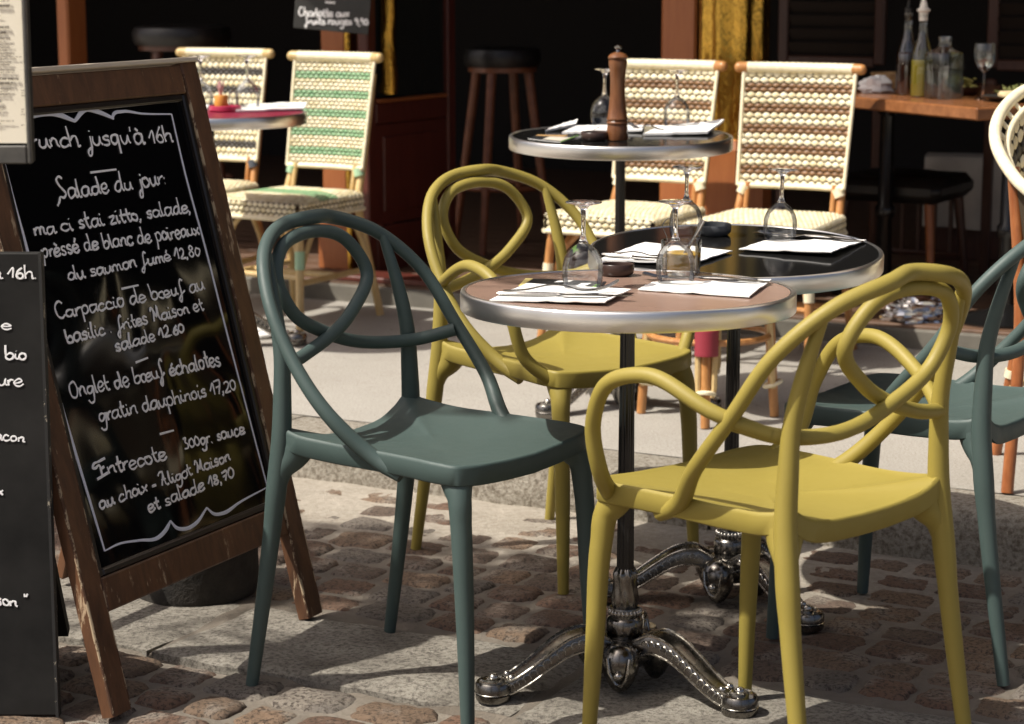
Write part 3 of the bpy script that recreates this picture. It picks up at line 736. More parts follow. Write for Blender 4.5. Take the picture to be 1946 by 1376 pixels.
def ashtray(k, u, v, m, label, r=.031):
    p = TP(k, u, v, .0006); g = MB(); g.lathe([(0, .0), (.8*r, 0), (.97*r, .006), (r, .012), (r, .021), (.97*r, .0225), (.92*r, .021), (.88*r, .008), (.7*r, .005), (0, .005)], 40)
    o = g.build('ashtray', m, None, True); o.location = p; o.rotation_euler = (math.atan(TABS[k][3]), 0, 0); return tag(o, label, 'ashtray', 'round ashtrays')

# --- brown front table
lf = [TP('T1', *p, .001) for p in ((1000, 530), (1152, 536), (1140, 555), (985, 546))]
g = MB(); g.grid([[lf[0], lf[1]], [lf[3], lf[2]]], 0); g.grid([[p-ZV*.0008 for p in (lf[0], lf[1], lf[2], lf[3])], [lf[0], lf[1], lf[2], lf[3]]], 0, True)
a_, b_, c_, d_ = lf
def lp(u, v): return (a_*(1-u)+b_*u)*(1-v)+(d_*(1-u)+c_*u)*v+ZV*.0007
g.grid([[lp(-.005, .02), lp(.09, .02)], [lp(-.005, .98), lp(.03, .98)]], 1)
g.grid([[lp(.42, .15), lp(.60, .05)], [lp(.38, .35), lp(.56, .22)]], 3); g.grid([[lp(.72, .3), lp(.84, .25)], [lp(.68, .62), lp(.78, .6)]], 3); g.grid([[lp(.90, .35), lp(.96, .3)], [lp(.84, .95), lp(.9, .95)]], 2)
tag(g.build('leaflet', [LEAFLET, LEAFY, LEAFG, PAPER], None, False, lf[0]), 'dark printed leaflet under the napkin on the brown table', 'leaflet')
napkin('T1', [(1001, 541), (1201, 557), (1150, 583), (930, 573)], 'white paper napkin under fork and knife at the left of the brown table', (0, .004, .006, 0), seed=1)
napkin('T1', [(1240, 539), (1466, 538), (1424, 568), (1212, 553)], 'white paper napkin beneath the right hand glass on the brown table', (0, .003, .002, 0), seed=4)
fork(TP('T1', 956, 561, .006), TP('T1', 1176, 561, .007), 'fork with raised tines lying on the left napkin of the brown table', .012, .020)
knife(TP('T1', 944, 566, .0045), TP('T1', 1204, 573, .0065), 'long table knife beside the fork on the left napkin of the brown table')
fork(TP('T1', 1462, 543, .005), TP('T1', 1222, 534, .006), 'fork along the back edge of the right napkin on the brown table', .008, .010)
knife(TP('T1', 1440, 540, .004), TP('T1', 1218, 531, .005), 'table knife behind the right napkin on the brown table')
glass('T1', 1107, 550, 'upturned wine glass on the left of the brown table, over the leaflet', 1.03)
glass('T1', 1284, 541, 'upturned wine glass standing on the right napkin of the brown table', 1.0)
ashtray('T1', 1172, 524, ASHB, 'round brown ashtray at the back of the brown table, behind the left glass', .033)
# mustard jar with spoon
jp = TP('T1', 1294, 523, .001); jar = empty('mustard_jar', jp, 0, 'clear glass of mustard with a spoon, behind the right glass on the brown table', 'jar')
g = MB(); g.lathe([(.0, .002), (.034, .002), (.0355, .006), (.0375, .050), (.0385, .064), (.0375, .066), (.0365, .064), (.035, .012), (0, .012)], 36, fl=lambda a, z: 1+.012*math.cos(a*10)); g.build('glass_pot', GLASS, jar)
g = MB(); g.lathe([(0, .012), (.034, .012), (.0358, .040), (.033, .042), (0, .0405)], 28); g.build('mustard', CERAM, jar)
g = MB(); g.tube([(.004, 0, .035), (.018, -.004, .060), (.030, -.006, .082), (.040, -.008, .104)], [.0035, .0026, .0032, .0058], 8, flat=Vector((.2, -1, .3))); g.build('spoon', STEEL, jar)
g = MB(); g.tube(cr([(-.034, .0, .03), (-.026, .004, .066), (-.034, .006, .096), (-.022, .008, .106), (-.008, .006, .098), (-.016, .002, .066)], 6), .0008, 6); g.build('wire_handle', STEEL, jar)

# --- black speckled table
napkin('T2', [(1226, 463), (1392, 481), (1318, 506), (1150, 489)], 'white paper napkin on the left of the black speckled table, behind the mustard glass', (0, .002, .004, 0), seed=8)
napkin('T2', [(1168, 484), (1262, 491), (1248, 506), (1139, 499)], 'small folded napkin under cutlery at the left edge of the black speckled table', (0, .002, .006, .002), .004, seed=12)
napkin('T2', [(1452, 460), (1646, 461), (1580, 491), (1404, 479)], 'white paper napkin at the right of the black speckled table', (0, .003, .010, .003), seed=15)
knife(TP('T2', 1143, 493, .007), TP('T2', 1268, 503, .008), 'knife on the small folded napkin of the black speckled table')
fork(TP('T2', 1152, 490, .007), TP('T2', 1276, 497, .008), 'fork on the small folded napkin of the black speckled table', .008, .01)
fork(TP('T2', 1640, 465, .005), TP('T2', 1442, 452, .005), 'fork along the far edge of the right napkin on the black speckled table', .009, .01)
knife(TP('T2', 1622, 461, .004), TP('T2', 1430, 448, .004), 'knife behind the right napkin on the black speckled table')
glass('T2', 1303, 452, 'upturned wine glass at the left of the black speckled table, behind the mustard jar', .98)
glass('T2', 1481, 458, 'upturned wine glass on the right napkin of the black speckled table', .98)
ashtray('T2', 1357, 446, ASHG, 'round grey ashtray at the far edge of the black speckled table', .036)

# --- table with pepper mill
mp = TP('T3', 1173, 267, .001)
pm = empty('pepper_mill', mp, 0, 'tall turned wooden pepper mill on the rear table', 'pepper mill')
g = MB(); g.lathe([(0, 0), (.0275, 0), (.029, .004), (.0275, .030), (.026, .040), (.0285, .043), (.0285, .047), (.026, .050), (.0285, .053), (.0285, .057), (.026, .061), (.023, .085), (.0195, .125), (.0195, .160), (.022, .185), (.0245, .200), (.0235, .208), (0, .208)], 36); g.build('body', MILLW, pm)
g = MB(); g.lathe([(0, .2085), (.0225, .2085), (.026, .212), (.0265, .216), (.021, .223), (.009, .229), (0, .229)], 36); g.build('cap', MILLW, pm)
g = MB(); g.lathe([(0, .228), (.006, .229), (.005, .235), (.010, .239), (.010, .243), (.005, .247), (0, .248)], 20); g.build('knob', STEEL, pm)
glass('T3', 1147, 240, 'upturned wine glass left of the pepper mill on the rear table', 1.04)
glass('T3', 1286, 243, 'upturned wine glass right of the pepper mill on the rear table', 1.04)
napkin('T3', [(1068, 240), (1098, 238), (1094, 246), (1036, 252)], 'narrow folded napkin at the left of the rear table', (0, .01, .01, 0), .006, seed=21)
napkin('T3', [(1095, 248), (1140, 246), (1120, 256), (1068, 256)], 'folded napkin between leaflet and glass on the rear table', (.006, .004, 0, 0), .006, seed=22)
napkin('T3', [(1250, 246), (1376, 240), (1345, 258), (1222, 259)], 'white napkin at the right of the rear table, under the right glass', (0, .012, .004, 0), .006, seed=24)
napkin('T3', [(1135, 241), (1225, 243), (1220, 253), (1128, 252)], 'white napkin behind the pepper mill on the rear table', (0, .0, .004, 0), .005, seed=26)
lf = [TP('T3', *p, .001) for p in ((1022, 257), (1100, 258), (1065, 271), (1003, 264))]
g = MB(); g.grid([[lf[0], lf[1]], [lf[3], lf[2]]], 0); g.grid([[p-ZV*.0009 for p in lf], lf], 3, True)
a_, b_, c_, d_ = lf
g.grid([[lp(.0, .02), lp(.75, .02)], [lp(0, .28), lp(.75, .28)]], 1); g.grid([[lp(.4, .35), lp(.95, .35)], [lp(.4, .9), lp(.95, .9)]], 4); g.grid([[lp(.97, .0), lp(1, 0)], [lp(.97, 1), lp(1, 1)]], 2)
tag(g.build('leaflet', [LEAFLET, BASKET, LEAFG, PAPER, PALEG], None, False, lf[0]), 'coloured leaflet at the left front of the rear table, beside the pepper mill', 'leaflet')
ashtray('T3', 1130, 267, ASHB, 'dark round ashtray beside the pepper mill on the rear table', .036)
fork(TP('T3', 1262, 252, .006), TP('T3', 1196, 248, .008), 'fork right of the pepper mill on the rear table', .012, .014)

# --- left rear table
rp = TP('T4', 428, 212, .001); cd = empty('condiment_tray', rp, 0, 'red condiment tray holding an orange jar on the left rear table', 'condiment tray')
g = MB(); g.lathe([(0, 0), (.046, 0), (.050, .004), (.050, .016), (.047, .018), (.045, .006), (0, .005)], 32); g.build('tray', mat('red_tray', (.40, .03, .08), .35), cd)
g = MB(); g.lathe([(0, .006), (.020, .006), (.0215, .010), (.0215, .045), (.019, .050), (0, .050)], 24, c=(-.012, 0, 0)); g.build('orange_jar', ORANGE_J, cd)
g = MB(); g.lathe([(0, .006), (.015, .006), (.0155, .012), (.0155, .06), (.014, .064), (0, .064)], 24, c=(.026, .006, 0)); g.build('glass_shaker', GLASS, cd)
g = MB()
for q, (dx, dz) in enumerate(((-.022, .09), (-.014, .105), (-.004, .1), (-.02, .1))): g.tube([(-.012, .002*q, .045), (dx, .004*q-.004, dz-.01)], .0028, 6)
g.build('paper_sachets', mat('pink_sachets', (.62, .38, .36), .6), cd)
glass('T4', 382, 208, 'upturned wine glass left of the orange jar on the left rear table', 1.1)
glass('T4', 471, 207, 'upturned wine glass right of the orange jar on the left rear table', 1.1)
napkin('T4', [(474, 201), (584, 200), (578, 211), (448, 214)], 'white napkin at the right edge of the left rear table', (0, .004, .004, 0), .005, seed=31)
napkin('T4', [(340, 200), (398, 202), (390, 213), (330, 212)], 'white napkin left of the orange jar on the left rear table', (0, .0, .0, 0), .004, seed=33)

# ------------------------------------------------------------------ woven rattan chairs
def weave(g, P, rows, ncol, cellw, n_off=.0027, r0=0.0):
    """P(u, v) -> (point, normal); rows = list of (height fraction, material index); pillows staggered row by row"""
    v = 0.; tot = sum(h for h, _ in rows)
    for ri, (h, mi) in enumerate(rows):
        dv = h/tot; off = .5*(ri % 2)
        for c in range(-1, ncol+1):
            u0, u1 = (c+off+.01)/ncol, (c+off+.99)/ncol
            u0, u1 = max(0, u0), min(1, u1)
            if u1-u0 < .25/ncol: continue
            rw = []; k = rnd.uniform(.75, 1.2)
            for b in range(5):
                t = b/4; r_ = []
                for a in range(5):
                    s_ = a/4; x, y = 2*s_-1, 2*t-1
                    xx = x*(1-.42*abs(y)**2.2); yy = y*(1-.30*abs(x)**2.2)
                    p, n = P(u0+(u1-u0)*(xx+1)/2, min(1, v+dv*(yy+1)/2)); r_.append(p+n*(n_off*k*((1-x*x)*(1-y*y))**.5-.0022*(abs(x*y) > .9)))
                rw.append(r_)
            g.grid(rw, 4 if (mi == 0 and rnd.random() < .35) else mi)
        v += dv
def wicker(label, stripe, bind, cream_rows, band_rows, cw, loc, rz, seat_stripe=False, brace=BAMBOO, legm=BAMBOO, w=.37, lean=.085, pb=.505, top=.868):
    t = empty('rattan_chair', loc, rz, label, 'rattan chair', 'woven rattan bistro chairs')
    hw = w/2; sd = .20; sh = .435
    def back_y(z): return -sd+.005-lean*max(0, (z-.43))/.44
    def PB(u, v):
        z = pb+(top-.012-pb)*v; x = (-hw+.004+(w-.008)*u)*(1-.05*(1-v)); bow = -.022*(1-(2*u-1)**2)
        return Vector((x, back_y(z)+bow, z)), Vector((.12*(2*u-1), 1, .18)).normalized()
    rows = []
    for _ in range(40):
        rows += [(cream_rows[1], 0)]*cream_rows[0]; rows += [(band_rows[1], 1)]*band_rows[0]
        if sum(h for h, _ in rows) > (top-pb)*.95: break
    rows = rows+[(cream_rows[1], 0)]*cream_rows[0] if rows[-1][1] == 1 else rows
    mats = [W_CREAM, stripe, W_DARK, brace, W_STRAW]
    g = MB()
    bk = [[PB(i/8, j/8)[0]-PB(i/8, j/8)[1]*.0035 for i in range(9)] for j in range(9)]; g.grid(bk, 2); bk2 = [[p-Vector((0, .006, 0)) for p in r_] for r_ in bk]; g.grid(bk2, 0)
    weave(g, PB, rows, int(round(w/cw)), cw)
    for e in (0, 1): g.tube([PB(e, j/10)[0] for j in range(11)], .0062, 8, 0)
    g.tube([PB(i/10, 0)[0] for i in range(11)], .009, 8, 0)
    g.build('backrest', mats, t, True, None, 80)
    # rolled top rail, cream wrapped with wooden ends
    g = MB(); tr_ = [Vector((-hw-.012+(w+.024)*i/40, back_y(top)-.022*(1-(2*i/40-1)**2), top)) for i in range(41)]
    g.tube(tr_[2:39], [.0165+.0012*(i % 2) for i in range(37)], 12, 0); g.tube(tr_[:4], .0172, 12, 1); g.tube(tr_[37:], .0172, 12, 1); g.ball(tr_[0], .017, 1); g.ball(tr_[-1], .017, 1)
    g.build('top_rail', [W_CREAM, brace], t)
    # seat
    def PS(u, v):
        y = -sd+2*sd*v; x = (-hw-.008+(w+.016)*u)*(1+.10*(v-.5)); ed = max(abs(2*u-1), abs(2*v-1))
        return Vector((x, y, sh+.006-.018*ed**6)), Vector((0, 0, 1))
    g = MB(); g.grid([[PS(i/10, j/10)[0]-ZV*.004 for i in range(11)] for j in range(11)], 0)
    nr = 18; weave(g, PS, [(1, 1 if (seat_stripe and 6 < i < 12) else 0) for i in range(nr)], 24, 0, .0026)
    def skirt(p0, p1, n, cols, nrow=3):
        def PK(u, v): return p0*(1-u)+p1*u+ZV*(sh-.062+.052*v), n
        g.grid([[PK(i/8, j/4)[0]-n*.004 for i in range(9)] for j in range(5)], 2)
        weave(g, PK, [(1, 0)]*nrow, cols, 0, .0036)
        g.tube([PK(i/10, 0)[0] for i in range(11)], .008, 8, 0)
    f0, f1 = PS(0, 1)[0], PS(1, 1)[0]; b0, b1 = PS(0, 0)[0], PS(1, 0)[0]
    for q in (f0, f1, b0, b1): q.z = 0
    skirt(f0+Vector((.012, .004, 0)), f1+Vector((-.012, .004, 0)), Vector((0, 1, 0)), int(round(w/cw*1.0)))
    skirt(b0, f0, Vector((-1, 0, 0)), 16); skirt(b1, f1, Vector((1, 0, 0)), 16)
    g.build('seat', mats, t, True, None, 80)
    for sx in (-1, 1):
        fl_ = [(sx*(hw-.005), sd-.025, sh-.03), (sx*(hw+.005), sd-.015, .3), (sx*(hw+.012), sd-.002, .15), (sx*(hw+.022), sd+.015, 0)]
        g = MB(); g.tube(cr(fl_, 5), .0135, 10); 
        g.tube(cr(fl_, 5)[6:9], .0165, 10, 1)
        g.build('leg', [legm, bind], t)
        rl = [(sx*(hw-.024), back_y(.82)-.026, .82), (sx*(hw-.026), back_y(pb)-.020, pb), (sx*(hw-.020), -sd+.004, sh-.02), (sx*(hw-.005), -sd-.03, .2), (sx*(hw+.012), -sd-.075, 0)]
        g = MB(); pth = cr(rl, 6); g.tube(pth, .0135, 10); g.tube([PB((sx+1)/2*.86+.07, 0)[0]-ZV*.0, Vector((sx*(hw-.026), back_y(pb)-.004, sh+.045))], .0185, 10, 1)
        g.tube([Vector((sx*(hw-.045), -sd+.004, sh)), Vector((sx*(hw-.045), back_y(pb)-.006, pb+.01))], .0085, 8)
        g.build('leg', [legm, bind], t)
    g = MB()
    for sx in (-1, 1):
        g.tube(cr([(sx*(hw+.003), sd-.02, .19), (sx*(hw-.03), sd-.03, .30), (sx*(hw-.10), sd-.035, .378)], 5), .0085, 8)
        g.tube(cr([(sx*(hw+.003), sd-.02, .19), (sx*(hw-.004), sd-.09, .30), (sx*(hw-.006), sd-.16, .378)], 5), .0085, 8)
        g.tube([(sx*(hw+.010), sd-.005, .165), (sx*(hw+.002), -sd-.04, .165)], .0105, 8)
        g.tube(cr([(sx*(hw+.0), -sd-.03, .19), (sx*(hw-.006), -sd+.05, .32), (sx*(hw-.006), -sd+.11, .378)], 5), .0085, 8)
    g.tube([(-hw-.004, -.03, .165), (hw+.004, -.03, .165)], .0105, 8); g.tube([(-hw-.008, sd-.008, .185), (hw+.008, sd-.008, .185)], .0095, 8)
    g.build('stretcher', BAMPALE if brace == BAMPALE else brace, t)
    return t
RZ = R(152)
wicker('cream rattan chair with wide brown bands, in front of the brass column', W_BROWN, W_CREAM, (2, .0225), (2, .0175), .0265, (.775, 6.66, KH), R(155))
wicker('cream rattan chair with brown bands standing behind the table with the pepper mill', W_BROWN, W_CREAM, (2, .0215), (2, .0165), .0255, (.365, 6.90, KH), R(150), w=.35)
wicker('rattan chair with mint green stripes beside the glazed door', W_GREEN, MINT, (3, .0165), (2, .0165), .021, (-.745, 7.36, KH), R(150), True, BAMPALE, BAMPALE, w=.335, top=.875)
wicker('rattan chair with black stripes behind the left rear table', W_BLACK, mat('grey_binding', (.07, .08, .1), .5), (2, .024), (2, .0125), .023, (-1.125, 7.66, KH), R(158), False, BAMPALE, BAMBOO, w=.34, top=.875)

# chair at the right edge: rounded rattan back, seen from its side
def round_chair(loc, rz, label):
    t = empty('rattan_chair', loc, rz, label, 'rattan chair', 'woven rattan bistro chairs')
    hp_ = [(0, -.27, .905), (.14, -.24, .90), (.24, -.13, .855), (.285, .0, .79), (.265, .13, .715), (.20, .225, .64), (.17, .25, .54), (.165, .235, .44)]
    R_ = cr(hp_, 6); rail = [Vector(mir(p)) for p in R_[:0:-1]]+R_
    g = MB(); g.tube(rail, .0145, 10); g.tube([p*1.0+Vector((-p.x*.10, -p.y*.10, -.028)) for p in rail], .008, 8)
    for p in rail[::2]: g.tube([p, p+Vector((-p.x*.10, -p.y*.10, -.028))], .0055, 6)
    n_ = len(rail); band = rail[8:n_-8]
    def PB_(u, v):
        x = u*(len(band)-1); a = int(min(x, len(band)-2)); f = x-a; p = band[a].lerp(band[a+1], f); nrm = Vector((-p.x, -p.y, 0)).normalized()
        q = p+Vector((-p.x*(.10+.12*v), -p.y*(.10+.12*v), -.03-.24*v)); return q, nrm
    g.grid([[PB_(i/30, j/4)[0]-PB_(i/30, j/4)[1]*.004 for i in range(31)] for j in range(5)], 2)
    weave(g, PB_, [(1, 0), (1, 0), (1, 1), (1, 0), (1, 0), (1, 1), (1, 0), (1, 0)], 44, 0, .003)
    g.build('backrest', [W_CREAM, W_BLACK, W_DARK, BAMBOO, W_STRAW], t, True, None, 80)
    g = MB(); rows = []
    for k in (0, .5, .9, 1, 1, .96): rows.append([Vector((.215*k*math.cos(a), .02+.225*k*math.sin(a), (.44, .44, .438, .43, .385, .38)[len(rows)])) for a in [2*PI*i/32 for i in range(32)]])
    g.grid(rows, 0, True); g.build('seat', W_CREAM, t)
    for sx in (-1, 1):
        for top, mid, ft in (((sx*.255, .06, .735), (sx*.235, .10, .40), (sx*.262, .16, 0)), ((sx*.17, -.20, .86), (sx*.16, -.18, .42), (sx*.20, -.25, 0))):
            c_ = cr([top, mid, ft], 10); g = MB(); g.tube(c_, .0145, 10, 0); g.tube([c_[15]+(c_[16]-c_[15])*q for q in (-.2, .25)], .0185, 10, 1); g.build('leg', [BAMRED, W_CREAM], t)
    g = MB(); g.tube([Vector((.225*math.cos(2*PI*i/40), .01+.21*math.sin(2*PI*i/40), .20)) for i in range(40)], .008, 8, closed=True); g.build('stretcher', BAMPALE, t)
round_chair((1.392, 5.07, KH), R(180), 'rattan tub chair with rounded cream rim, cut off by the right edge of the picture')

def rattan_stool(loc, rz, label):
    t = empty('rattan_stool', loc, rz, label, 'stool'); h = .45
    g = MB(); rows = [[Vector((.175*k*math.cos(a), .175*k*math.sin(a), z)) for a in [2*PI*i/36 for i in range(36)]] for k, z in ((0, h), (.9, h), (.98, h-.006), (1, h-.016), (1, h-.055), (.97, h-.06), (0, h-.06))]
    g.grid(rows, 0, True); g.build('seat', W_CREAM, t)
    for k in range(4):
        a = PI/4+k*PI/2; d = Vector((math.cos(a), math.sin(a), 0)); e = Vector((-d.y, d.x, 0)); top, ft = d*.150+ZV*(h-.05), d*.178
        g = MB(); g.tube([top, ft], [.0155, .0125], 12, 0)
        for q in (-1, 1): g.tube([top+e*q*.021, top.lerp(ft, .74)+e*q*.021, top.lerp(ft, .80)+e*q*.014], .0085, 8, 1)
        g.build('leg', [BAMBOO, BAMPALE], t)
        p0, p1 = top.lerp(ft, .36), top.lerp(ft, .53); g = MB()
        if k == 2: g.tube([p0.lerp(p1, i/12) for i in range(13)], [.031+.0012*(i % 2) for i in range(13)], 14); rb_ = g.build('red_binding', REDBIND, t); g = MB()
        g = MB(); c = top.lerp(ft, .78); g.tube([c+(d*math.cos(q)+e*math.sin(q))*.022+ZV*.008*math.cos(q) for q in [2*PI*i/20 for i in range(20)]], .006, 6, closed=True); g.build('cane_ring', W_CREAM, t)
    g = MB(); g.tube([Vector((.16*math.cos(2*PI*i/40), .16*math.sin(2*PI*i/40), .22)) for i in range(40)], .009, 8, closed=True); g.build('stretcher', BAMBOO, t)
q = at_y(1345, 760, 5.80); rattan_stool((q.x, q.y, KH), R(38), 'low rattan stool with one red bound leg, tucked behind the black topped table')

# ------------------------------------------------------------------ wooden table with bottles at the right
C0 = Vector((1.35, 6.45, 0)); U = Vector((-.45, .893, 0)).normalized(); V = Vector((.893, .45, 0)).normalized()
WTZ = .896; wtc = C0+U*.68+V*.42
wt = empty('wooden_table', (wtc.x, wtc.y, TZ), 0, 'rectangular varnished wooden table with bottles at the right, half inside the cafe', 'table')
oo = Vector((wtc.x, wtc.y, TZ)); WAX = (U, V, ZV)
g = MB(); g.box(C0+U*.68+V*.42+ZV*(WTZ-.019), (1.36, .84, .038), 0, WAX, .005); g.build('table_top', TABLEW, wt, False, oo)
for a in (.35, 1.0):
    c = C0+U*a+V*.42; c.z = 0
    g = MB(); g.lathe([(0, TZ), (.17, TZ), (.175, TZ+.012), (.06, TZ+.035), (.030, TZ+.06), (.026, .45), (.034, .46), (.034, .49), (.026, .50), (.024, .80), (.07, .855), (.07, .8568)], 28, 0, c); g.build('pedestal', COLUMN, wt, True, oo)
def WP(u, v): return on_z(u, v, WTZ+.001)
def bottle(u, v, label, liquid, stop, h=.30, dx=0):
    p = WP(u, v); t = empty('oil_bottle', p, 0, label, 'bottle', 'glass bottles on the wooden table')
    g = MB(); g.lathe([(0, .001), (.033, .001), (.035, .005), (.035, .115), (.031, .140), (.019, .175), (.0135, .20), (.0125, .245), (.0145, .248), (.0145, .258), (.012, .26)], 28); g.build('glass_body', WATER, t)
    g = MB(); g.lathe([(0, .004), (.0325, .004), (.0325, .115 if stop is CORK else .135), (0, .115 if stop is CORK else .135)], 24); g.build('liquid', liquid, t)
    g = MB()
    if stop is CORK: g.lathe([(0, .235), (.0135, .236), (.015, .262), (.021, .266), (.021, .271), (.013, .276), (.010, .292), (.004, .306), (0, .308)], 18)
    else: g.lathe([(0, .235), (.0115, .236), (.013, .262), (.013, .272), (.006, .276), (.004, .30), (.006, .305), (0, .31)], 18)
    g.build('stopper', stop, t); return t
bottle(1722, 180, 'dark vinegar bottle with black pourer on the wooden table', VINEGAR, LEATHER)
bottle(1750, 184, 'oil bottle with white stopper between vinegar bottle and square carafe', OLIVE_OIL, CORK)
p = WP(1792, 187); t = empty('water_carafe', p, R(28), 'square clear glass carafe of water with short neck on the wooden table', 'carafe')
g = MB()
def sq(r, z): return [Vector((r*(abs(math.cos(a))**.35)*(1 if math.cos(a) >= 0 else -1), r*(abs(math.sin(a))**.35)*(1 if math.sin(a) >= 0 else -1), z)) for a in [2*PI*(i+.5)/32 for i in range(32)]]
def rd(r, z): return [Vector((r*math.cos(a), r*math.sin(a), z)) for a in [2*PI*(i+.5)/32 for i in range(32)]]
g.grid([sq(.03, .002), sq(.046, .002), sq(.048, .006), sq(.0485, .125), sq(.046, .14), rd(.03, .152), rd(.022, .158), rd(.020, .175), rd(.023, .19), rd(.0215, .19), rd(.018, .175)], 0, True); g.build('glass_body', WATER, t)
g = MB(); g.grid([sq(.02, .004), sq(.0455, .004), sq(.046, .085), sq(.02, .085)], 0, True); g.build('water', WATER, t)
p = WP(1868, 189); t = empty('stemmed_glass', p, 0, 'upright stemmed wine glass with water on the wooden table', 'wine glass')
g = MB(); g.lathe([(.031, .170), (.034, .150), (.034, .130), (.029, .108), (.018, .092), (.006, .084)], 32); g.build('bowl', WATER, t)
g = MB(); g.lathe([(0, .085), (.006, .084), (.004, .075), (.0038, .02), (.008, .008), (.030, .003), (.031, .001), (0, 0)], 28); g.build('stem', SOLIDG, t)
g = MB(); g.lathe([(0, .134), (.0325, .134), (.0325, .130), (.028, .110), (.017, .095), (0, .09)], 24); g.build('water', WATER, t)
def crumple(name, p, r, m, label, cat, sc_=(1, 1, .7), seed=0, amp=.45, seg=28, rings=18):
    g = MB(); rows = []
    for i in range(rings+1):
        th = PI*i/rings; rw = []
        for k in range(seg):
            a = 2*PI*k/seg; d = Vector((math.sin(th)*math.cos(a), math.sin(th)*math.sin(a), math.cos(th)))
            f = 1+amp*nz(d.x*1.8+seed, d.y*1.8, d.z*1.8)+amp*.8*abs(nz(d.x*4+seed, d.y*4, d.z*4+3))+amp*.3*nz(d.x*11+seed, d.y*11, d.z*11)
            q = Vector((d.x*sc_[0], d.y*sc_[1], d.z*sc_[2]))*r*f; q.z = max(q.z, -r*sc_[2]*.62); rw.append(q+ZV*(r*sc_[2]*.62))
        rows.append(rw)
    g.grid(rows, 0, True); o = g.build(name, m, None, True, None, 30); o.location = p; return tag(o, label, cat)
crumple('crumpled_napkin', WP(1662, 176), .042, PAPER, 'crumpled white napkin at the left end of the wooden table', 'napkin', (1.3, .8, .75), 3, .35)
p = WP(1692, 168); g = MB(); g.lathe([(0, .002), (.055, .002), (.062, .02), (.064, .045), (.067, .047), (.067, .053), (.061, .053), (.058, .01), (0, .008)], 36, fl=lambda a, z: 1+.015*math.cos(a*18)); o = g.build('straw_basket', BASKET); o.location = p; tag(o, 'round straw bread basket behind the crumpled napkin on the wooden table', 'basket')
p = WP(1838, 180); pl_ = empty('salad_bowl', p, 0, 'small dark bowl of yellow salad behind the carafe on the wooden table', 'bowl')
g = MB(); g.lathe([(0, 0), (.025, 0), (.04, .012), (.045, .026), (.042, .026), (.03, .01), (0, .006)], 28); g.build('bowl', DARKW, pl_)
g = MB()
for k in range(26): g.ball((rnd.uniform(-.026, .026), rnd.uniform(-.02, .02), .024+rnd.uniform(0, .03)), rnd.uniform(.006, .012), 0, 6, 4, (1, 1, .5))
g.build('salad', varied('pale_salad', (.42, .36, .1), (.25, .26, .06), 40, .6, .2, .003), pl_)
p = WP(1928, 192); pl_ = empty('plate_of_bread', p, 0, 'plate with bread slice and green herbs at the right edge of the wooden table', 'plate')
g = MB(); g.lathe([(0, .002), (.07, .002), (.10, .014), (.102, .016), (.098, .016), (.07, .006), (0, .006)], 36); g.build('plate', mat('dark_plate', (.03, .03, .028), .3), pl_)
g = MB(); g.box((-.02, -.045, .02), (.075, .05, .022), 0, (Vector((.9, .3, .0)).normalized(), Vector((-.3, .9, .1)).normalized(), Vector((0, -.1, 1)).normalized()), .008); g.build('bread', varied('bread', (.5, .38, .2), (.62, .5, .3), 40, .8, .4, .004), pl_)
g = MB()
for k in range(90):
    a, r_ = rnd.uniform(0, 6.28), rnd.uniform(0, .075); c = Vector((.015+r_*math.cos(a), .02+r_*math.sin(a)*.8, .012+rnd.uniform(0, .035))); u_ = Vector((rnd.uniform(-1, 1), rnd.uniform(-1, 1), rnd.uniform(-.6, .8))).normalized(); w_ = u_.cross(Vector((rnd.uniform(-1, 1), rnd.uniform(-1, 1), 1))).normalized()
    g.add([c-u_*.014, c+w_*.005, c+u_*.014, c-w_*.005], [(0, 1, 2, 3)])
g.build('herbs', HERB, pl_, False)

# ------------------------------------------------------------------ interior furniture
def stool(p, h, label, m=DARKW, r=.17, spread=.09, rz=.4, group='dark bar stools inside the cafe'):
    t = empty('bar_stool', p, rz, label, 'stool', group)
    g = MB(); g.lathe([(0, h-.075), (r*.95, h-.075), (r, h-.06), (r*1.02, h-.03), (r*.97, h-.008), (r*.8, h), (0, h+.004)], 36); g.build('seat', LEATHER, t)
    g = MB(); g.lathe([(0, h-.095), (r*.9, h-.095), (r*.9, h-.073), (0, h-.073)], 28); g.build('seat_ring', m, t)
    for k in range(4):
        a = PI/4+k*PI/2; d = Vector((math.cos(a), math.sin(a), 0)); g = MB(); g.tube([d*(r*.72)+ZV*(h-.08), d*(r*.72+spread*.5)+ZV*h*.45, d*(r*.72+spread)], [.019, .0175, .014], 10); g.build('leg', m, t)
    g = MB(); g.tube([Vector(((r*.72+spread*.62)*math.cos(2*PI*i/40), (r*.72+spread*.62)*math.sin(2*PI*i/40), h*.32)) for i in range(40)], .011, 8, closed=True); g.build('foot_ring', m, t)
    return t
q = at_y(955, 300, 8.75); stool((q.x, q.y, TZ), .80, 'tall bar stool with brown legs in the dark doorway between glazed door and orange post', varied('brown_stool_leg', (.17, .06, .028), (.24, .09, .042), 20, .35, .1, .002), .15, .10)
q = at_y(352, 300, 8.75); stool((q.x, q.y, TZ), .885, 'black padded bar stool in the dark behind the chalkboard easel, beside the narrow left post', DARKW, .19, .08, .2)
